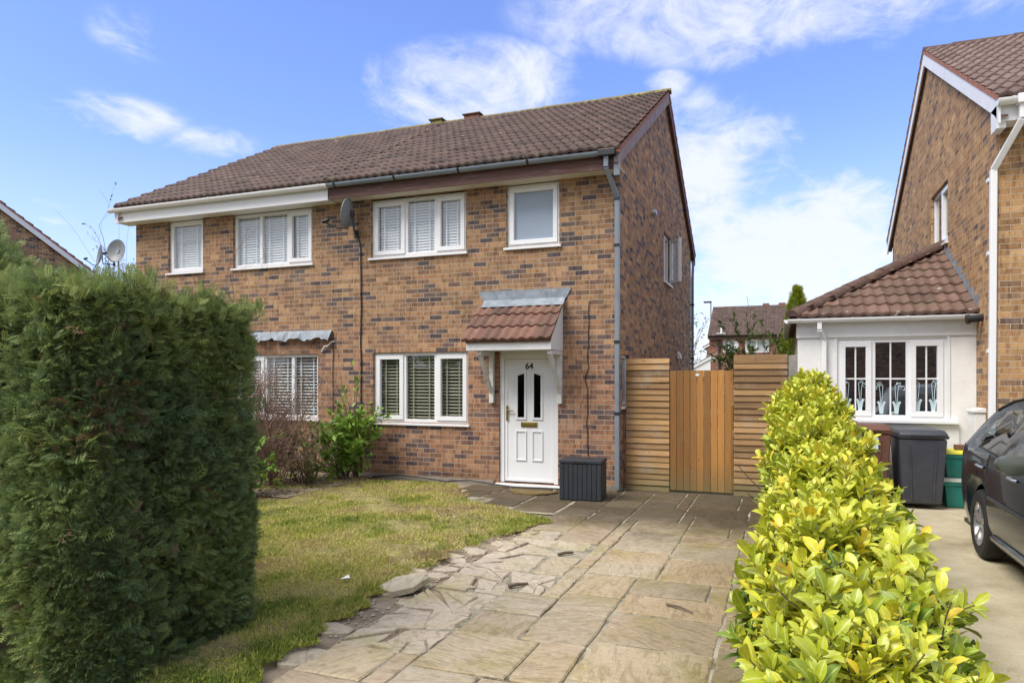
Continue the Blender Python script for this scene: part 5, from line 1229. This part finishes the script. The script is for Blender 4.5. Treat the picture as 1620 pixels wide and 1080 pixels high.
# ------------------------------------------------------------------ planting
def conifer_hedge():
    t = thing('conifer_hedge', 'tall clipped dark green conifer hedge at the left of the lawn', 'hedge', (-6.5, 3.2, 0))
    X0, X1, Y0, Y1, Z1 = -9.6, -3.28, 2.46, 3.88, 2.12
    faces = [  # (count, sampler, normal)
        (29000, lambda n: np.stack([np.full(n, X1), RNG.uniform(Y0, Y1, n), RNG.uniform(0.02, Z1, n)], 1), (1, -.1, .1)),
        (17000, lambda n: np.stack([X1 - RNG.uniform(0, 1, n) ** 1.5 * 1.5, np.full(n, Y0), RNG.uniform(.02, Z1, n)], 1), (0, -1, .1)),
        (5200, lambda n: np.stack([X1 - 1.5 - RNG.uniform(0, 1, n) * 4.7, np.full(n, Y0), RNG.uniform(.02, Z1, n)], 1), (0, -1, .1)),
        (8000, lambda n: np.stack([X1 - RNG.uniform(0, 1, n) ** 1.3 * 6.2, RNG.uniform(Y0, Y1, n), np.full(n, Z1)], 1), (0, 0, 1)),
        (4500, lambda n: np.stack([X1 - RNG.uniform(0, 1, n) ** 1.5 * 6.2, np.full(n, Y1), RNG.uniform(.02, Z1, n)], 1), (0, 1, .1)),
        (1500, lambda n: np.stack([np.where(RNG.uniform(0, 1, n) < .5, X1, X1 - RNG.uniform(0, 1.2, n)), np.full(n, Y0), RNG.uniform(.02, Z1, n)], 1), (.7, -.7, .1))]
    PP, DD, NN = [], [], []
    for cnt, fn, nm in faces:
        P = fn(cnt); nm = np.array(nm, float)
        # the face swells and dips, rounded at corners, thinner at the foot
        lump = vnoise(P, 2.6, 41) * .13 + vnoise(P, 9.0, 42) * .08 - .10
        foot = -.05 * np.clip((.55 - P[:, 2]) / .55, 0, 1) ** 1.5 - .06 * np.clip((P[:, 2] - 1.9) / .3, 0, 1)
        depth = -np.abs(RNG.normal(0, .06, cnt))
        if abs(nm[2]) < .5:      # rounded corners and top edge
            e = np.minimum(P[:, 1] - Y0, Y1 - P[:, 1]) if nm[0] > .9 else X1 - P[:, 0]
            lump = lump - .15 * np.clip(1 - e / .32, 0, 1) ** 2 - .10 * np.clip((P[:, 2] - 1.75) / .37, 0, 1) ** 2
        P = P + nm * (lump + foot * (abs(nm[2]) < .5) + depth)[:, None]
        P[:, 2] = np.where(nm[2] > .5, P[:, 2] + .035 * (vnoise(P, 5., 44) - .5) * 2 + np.abs(RNG.normal(0, .03, cnt)), P[:, 2])
        d = RNG.normal(0, .55, (cnt, 3)) + nm * .75 + np.array([0, 0, .25]); PP.append(P); DD.append(d); NN.append(RNG.normal(0, .55, (cnt, 3)) + nm * .5 + np.array([0, 0, .6]))
    P, D, N = np.concatenate(PP), np.concatenate(DD), np.concatenate(NN); n = len(P)
    L = RNG.uniform(.048, .10, n) * np.where(RNG.uniform(0, 1, n) < .03, 1.6, 1.); V, F = scatter(*FROND, P, D, N, L, L * RNG.uniform(.8, 1.1, n))
    hole = RNG.uniform(0, 1, n) < np.clip((.36 - vnoise(P, 8.5, 49)) * 5, 0, .8) * (P[:, 2] < 2.0)
    P, D, N = P[~hole], D[~hole], N[~hole]; n = len(P); L = L[~hole] if len(L) != n else L
    V, F = scatter(*FROND, P, D, N, L, L * RNG.uniform(.8, 1.1, n))
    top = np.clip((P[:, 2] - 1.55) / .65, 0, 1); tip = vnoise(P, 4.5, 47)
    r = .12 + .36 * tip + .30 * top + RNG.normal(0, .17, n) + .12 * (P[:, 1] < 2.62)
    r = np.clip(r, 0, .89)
    c = np.array([-3.35, 2.72, 1.42]); dd = np.linalg.norm((P - c) / np.array([.45, .34, .34]), axis=1); dead = (RNG.uniform(0, 1, n) < np.clip(.75 - dd, 0, .30)) | (RNG.uniform(0, 1, n) < .018)
    r = np.where(dead, RNG.uniform(.93, 1, n), r)
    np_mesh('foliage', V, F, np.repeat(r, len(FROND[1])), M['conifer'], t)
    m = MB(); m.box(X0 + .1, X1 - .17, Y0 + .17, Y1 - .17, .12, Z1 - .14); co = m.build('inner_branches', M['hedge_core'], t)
    segs = []
    for x in np.arange(X0 + .4, X1 - .1, .6):
        sg = []; twig_segments((x, 3.2, -.03), (0, 0, 1), .6, .05, 1, sg, .6, 3); twig_mb(sg, 5).build('stem', M['bark'], t)
conifer_hedge()

def pale_conifer():
    t = thing('conifer', 'pale sunlit feathery conifer rising behind the dark hedge', 'conifer', (-9.85, 5.9, 0))
    n = 5200; th = RNG.uniform(0, 6.283, n); z = RNG.uniform(0.1, 1, n); H_ = 3.45
    rad = 1.35 * (1 - z ** 3.2 * .85) * (.82 + .3 * vnoise(np.stack([np.cos(th) * 2, np.sin(th) * 2, z * 3], 1), 2.4, 61)) * RNG.uniform(.75, 1.02, n)
    P = np.stack([-9.85 + rad * np.cos(th) * 1.25, 5.9 + rad * np.sin(th), z * H_ + .12 * RNG.normal(size=n)], 1)
    D = np.stack([np.cos(th), np.sin(th), np.full(n, .9)], 1) + RNG.normal(0, .4, (n, 3)); N = RNG.normal(0, .6, (n, 3)) + np.array([0, -.4, .6]); L = RNG.uniform(.14, .28, n)
    V, F = scatter(*FROND, P, D, N, L, L); np_mesh('crown', V, F, np.repeat(np.clip(RNG.normal(.5, .2, n), 0, 1), len(FROND[1])), M['conifer_pale'], t)
    segs = []; twig_segments((-9.85, 5.9, -.03), (0, 0, 1), 2.0, .10, 1, segs, .5, 5); twig_mb(segs, 5).build('trunk', M['bark'], t)
pale_conifer()

def laurel_hedge():
    t = thing('laurel_hedge', 'bright yellow green laurel hedge between the two drives', 'hedge', (.24, 5.8, 0))
    top = lambda y: np.interp(y, [2.2, 2.8, 3.4, 4.2, 5.2, 6.5, 8, 9.2], [.68, .86, .95, 1.02, 1.12, 1.33, 1.56, 1.68])
    wid = lambda y: np.interp(y, [2.1, 2.5, 3.2, 4.2, 5.5, 9.2], [.20, .27, .30, .30, .29, .25])
    P, D, N, Ls, Ws, Rr = [], [], [], [], [], []; segs = []
    rr = random.Random(8)
    def shoot(base, d, length, leaves, vig, yel):
        d = Vector(d).normalized(); pts = [Vector(base)]
        for i in range(4):
            d = (d + Vector((rr.gauss(0, .1), rr.gauss(0, .1), rr.gauss(.08, .08)))).normalized(); pts.append(pts[-1] + d * length / 4)
        tp_, q = float(top(pts[-1].y)), pts[-1]
        if q.z > tp_ + .12 or abs(q.x - .265) > float(wid(q.y)) * 1.45 + .06: return
        segs.append((pts, .0045, .0025)); ph = rr.uniform(0, 6.28)
        a = d.orthogonal().normalized(); b = d.cross(a)
        for i in range(leaves):
            f = .18 + .82 * (i + .5) / leaves; k = f * 4; j = min(3, int(k)); p = pts[j].lerp(pts[j + 1], k - j); th = ph + i * 2.4
            out_ = a * math.cos(th) + b * math.sin(th); op = 1.25 * (1 - f) + .42     # lower leaves spread, tip leaves stand up
            dv = (out_ * op + d * .8 + Vector((0, 0, .12))).normalized(); nv = (d * 1.0 - out_ * .55 + Vector((0, 0, .45)))
            dv = dv + Vector((rr.gauss(0, .16), rr.gauss(0, .16), rr.gauss(0, .16)))
            P.append(tuple(p)); D.append(tuple(dv)); N.append(tuple(nv)); l = rr.uniform(.082, .128) * vig * (.90 if p.y < 3.6 else .90) * (1 if f < .85 else .72); Ls.append(l); Ws.append(l * rr.uniform(.40, .50))
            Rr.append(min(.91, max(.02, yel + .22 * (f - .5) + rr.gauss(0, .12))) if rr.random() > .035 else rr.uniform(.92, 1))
    n = 3600
    for i in range(n):
        y = 2.28 + 6.85 * rr.random() ** 1.45; w = wid(y) * (1 + .16 * math.sin(y * 4.3) + .1 * math.sin(y * 9.7 + 1)); tp = top(y) * (1 + .05 * math.sin(y * 5.1 + 2) + .03 * math.sin(y * 13))
        side = rr.random(); sx = .265 + .02 * math.sin(y * 3)
        if side < .50:    # top
            fx = rr.uniform(-1, 1); x = sx + w * fx * .85; z = tp - .26 - .22 * abs(fx) ** 2.2 + rr.gauss(0, .05); d = (fx * .55 + rr.gauss(0, .25), rr.gauss(-.08, .28), 1.)
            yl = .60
        elif side < .90:  # sides
            fx = -1 if rr.random() < .5 else 1; z = rr.uniform(.10, tp - .25); x = sx + fx * (w * (.62 + .3 * math.sin(min(1, z / tp) * 2.6)) - .12); d = (fx * .95 + rr.gauss(0, .2), rr.gauss(-.1, .35), .55 + rr.gauss(0, .25))
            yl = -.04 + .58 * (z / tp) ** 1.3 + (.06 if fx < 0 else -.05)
        else:             # inside and the near end
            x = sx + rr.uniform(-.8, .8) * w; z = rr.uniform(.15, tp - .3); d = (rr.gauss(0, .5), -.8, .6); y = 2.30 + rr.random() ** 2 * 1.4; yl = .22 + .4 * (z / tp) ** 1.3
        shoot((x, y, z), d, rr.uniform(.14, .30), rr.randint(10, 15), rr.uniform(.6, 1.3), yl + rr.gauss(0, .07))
    # a few long shoots standing proud
    for (px, py, zc) in ((1180, 905, 2.7), (1196, 985, 2.6), (1265, 610, 8.6), (1215, 690, 7.2), (1320, 640, 7.6)):
        p = at_depth(px, py, zc); c = Vector((.24, p.y, p.z - .22)); d = (p - c); shoot(p - d.normalized() * .24, d, .28, 13, 1.1, .62)
    P, D, N = np.array(P), np.array(D), np.array(N)
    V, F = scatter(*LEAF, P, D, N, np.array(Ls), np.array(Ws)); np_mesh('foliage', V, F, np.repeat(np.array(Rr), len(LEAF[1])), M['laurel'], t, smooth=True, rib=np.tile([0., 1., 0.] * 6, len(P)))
    for y in np.arange(2.5, 9.2, .42):
        for _ in range(3): twig_segments((.24 + rr.gauss(0, .07), y + rr.gauss(0, .08), -.04), (rr.gauss(0, .35), rr.gauss(0, .3), 1), float(top(y)) * .45, .012, 1, segs, .45, 3, 0, .10)
    twig_mb(segs, 5).build('stem', M['bark'], t)
laurel_hedge()

def leafy_bush(name, label, cat, loc, height, spread, stems, leaf, ln, mat, per=9, depth=2, group=None, lean=(0, 0), tw='bark'):
    t = thing(name, label, cat, loc, group); segs = []
    for _ in range(stems): twig_segments((loc[0] + random.gauss(0, spread * .2), loc[1] + random.gauss(0, spread * .15), loc[2] - .03), (random.gauss(lean[0], spread * .55), random.gauss(lean[1], spread * .45), 1), height * random.uniform(.55, .95), .012, depth, segs, .55, 3)
    V, F, r = leaves_on(segs, per, ln, leaf); np_mesh('foliage', V, F, r, M[mat], t); twig_mb(segs, 4).build('stem', M[tw], t); return t
leafy_bush('laurel_bush', 'green laurel bush against the wall left of the lower window', 'bush', (-6.68, 9.72, 0), .95, .30, 18, (.045, .065), (.09, .14), 'laurel_green', 9, 2)
leafy_bush('laurel_shoot', 'tall upright laurel shoot beside the dark cable', 'bush', (-6.58, 9.95, 0), 1.42, .10, 5, (.045, .06), (.09, .13), 'laurel_green', 9, 1)
leafy_bush('low_laurel', 'small leafy laurel at the edge of the conifer hedge', 'bush', (-7.0, 7.75, 0), .72, .38, 9, (.04, .06), (.08, .13), 'laurel_green', 4, 2)
leafy_bush('low_laurel', 'low dark green bush between twiggy shrub and laurel bush', 'bush', (-6.85, 9.0, 0), .62, .40, 14, (.014, .022), (.03, .05), 'dry_twig_leaf', 12, 2)
def bare_shrub(name, label, loc, height, stems, depth, kids, spread, mat, r=.008, group=None, cat='shrub', sp2=.5):
    t = thing(name, label, cat, loc, group); segs = []
    for _ in range(stems): twig_segments((loc[0] + random.gauss(0, spread * .35), loc[1] + random.gauss(0, spread * .3), loc[2] - .03), (random.gauss(0, spread), random.gauss(0, spread * .7), 1), height * random.uniform(.5, 1), r, depth, segs, sp2, kids, 0, .1)
    twig_mb(segs, 4).build('branches', M[mat], t); return t, segs
_, sg = bare_shrub('twiggy_shrub', 'bare brown twiggy shrub before the left house window', (-7.35, 8.75, 0), 1.32, 70, 2, 5, .36, 'twig', .0075)
V, F, r = leaves_on(sg[::3], 2, (.02, .04), (.012, .02)); np_mesh('leaves', V, F, r, M['dry_twig_leaf'], _)
bare_shrub('bare_sapling', 'thin reddish bare sapling reaching up past the lead strip', (-7.95, 8.7, 0), 2.5, 6, 2, 4, .17, 'twig', .0075, cat='sapling', sp2=.38)
bare_shrub('bare_sapling', 'tallest bare sapling rising to the upper windows above the hedge', (-8.6, 8.3, 0), 2.5, 6, 2, 4, .22, 'twig', .006, cat='sapling', sp2=.4)
# leaf litter and weeds in the bed
n = 900; P = np.stack([RNG.uniform(-8.6, -6.0, n), RNG.uniform(7.4, 10.1, n), RNG.uniform(.03, .06, n)], 1); keep = P[:, 0] < -6.0 + (P[:, 1] - 10) * .35 + .2; P = P[keep]; n = len(P)
V, F = scatter(*LEAF_S, P, unit(RNG.normal(size=(n, 3)) * np.array([1, 1, .25])), unit(RNG.normal(0, .4, (n, 3)) + np.array([0, 0, 1.])), RNG.uniform(.04, .09, n), RNG.uniform(.02, .045, n))
M['dead_leaf'] = leaf_mat('dead leaves', [(0, (.10, .06, .035)), (.6, (.22, .14, .08)), (1, (.36, .30, .22))], .8, .1, .2)
o = np_mesh('leaf_litter', V, F, RNG.uniform(0, 1, n), M['dead_leaf'], base=False); o['kind'] = 'stuff'; o['label'] = 'brown dead leaves scattered under the shrubs'; o['category'] = 'leaf litter'
sheet('flower_bed', -9.5, -6.35, 7.9, 10.25, .03, 'soil')

def cypress():
    cx, cy, H_ = .34, 18.2, 3.75; t = thing('golden_cypress', 'golden green pointed cypress behind the fence and extension', 'conifer', (cx, cy, 0))
    n = 5200; th = RNG.uniform(0, 6.283, n); z = RNG.uniform(.05, 1, n); rad = .78 * (1 - z) ** .85 * RNG.uniform(.7, 1.1, n) * (.85 + .3 * vnoise(np.stack([np.cos(th), np.sin(th), z * 4], 1), 3, 71))
    P = np.stack([cx + rad * np.cos(th), cy + rad * np.sin(th), z * H_], 1); D = np.stack([np.cos(th) * .35, np.sin(th) * .35, np.full(n, 1.)], 1) + RNG.normal(0, .2, (n, 3)); L = RNG.uniform(.12, .24, n)
    V, F = scatter(*FROND, P, D, RNG.normal(0, 1, (n, 3)), L, L * .7); np_mesh('crown', V, F, np.repeat(np.clip(.2 + .5 * z + RNG.normal(0, .2, n), 0, 1), len(FROND[1])), M['cypress'], t)
    m = MB(); m.tube([(cx, cy, -.05), (cx, cy, 1.5), (cx, cy, H_ * .92)], .09, 8, True, .015); m.build('trunk', M['bark'], t)
cypress()
p = at_depth(1186, 600, 14.5); leafy_bush('garden_shrub', 'loose leafy garden shrub standing above the right fence panel', 'shrub', (p.x, p.y, 0), 2.25, .07, 10, (.035, .05), (.07, .11), 'far_leaf', 22, 2)
p = at_depth(1150, 600, 15.0); leafy_bush('garden_shrub', 'smaller sprawling garden shrub showing over the gate top', 'shrub', (p.x, p.y, 0), 1.25, .08, 6, (.035, .05), (.07, .11), 'far_leaf', 18, 2)
p = at_depth(1222, 600, 16.0); leafy_bush('garden_shrub', 'thin garden shrub between the leafy shrub and the golden cypress', 'shrub', (p.x, p.y, 0), 1.8, .07, 8, (.03, .045), (.06, .10), 'far_leaf', 14, 2)
def winter_tree(px, zc, h, label, spread=.35, r=.11):
    p = at_depth(px, 600, zc); t = thing('winter_tree', label, 'tree', (p.x, p.y, 0), 'bare winter trees'); segs = []
    twig_segments((p.x, p.y, -.05), (0, 0, 1), h * .62, r, 0, segs); tr = segs[:]; br = []
    for k in range(9):
        q = tr[0][0][random.randint(2, 4)]; twig_segments(q, (random.gauss(0, .6), random.gauss(0, .6), 1), h * .42, r * .4, 3, br, .5, 3)
    twig_mb(tr, 8).build('trunk', M['bark'], t); twig_mb(br, 4).build('branches', M['far_twig'], t)
    V, F, rr_ = leaves_on(br[::2], 3, (.10, .2), (.05, .1)); np_mesh('foliage', V, F, rr_, M['far_leaf'], t)
winter_tree(1104, 42., 5.0, 'pale bare tree between number 64 and the far red house')
winter_tree(208, 34., 8.0, 'wispy bare tree in the gap beside the left house wall', .3, .07)
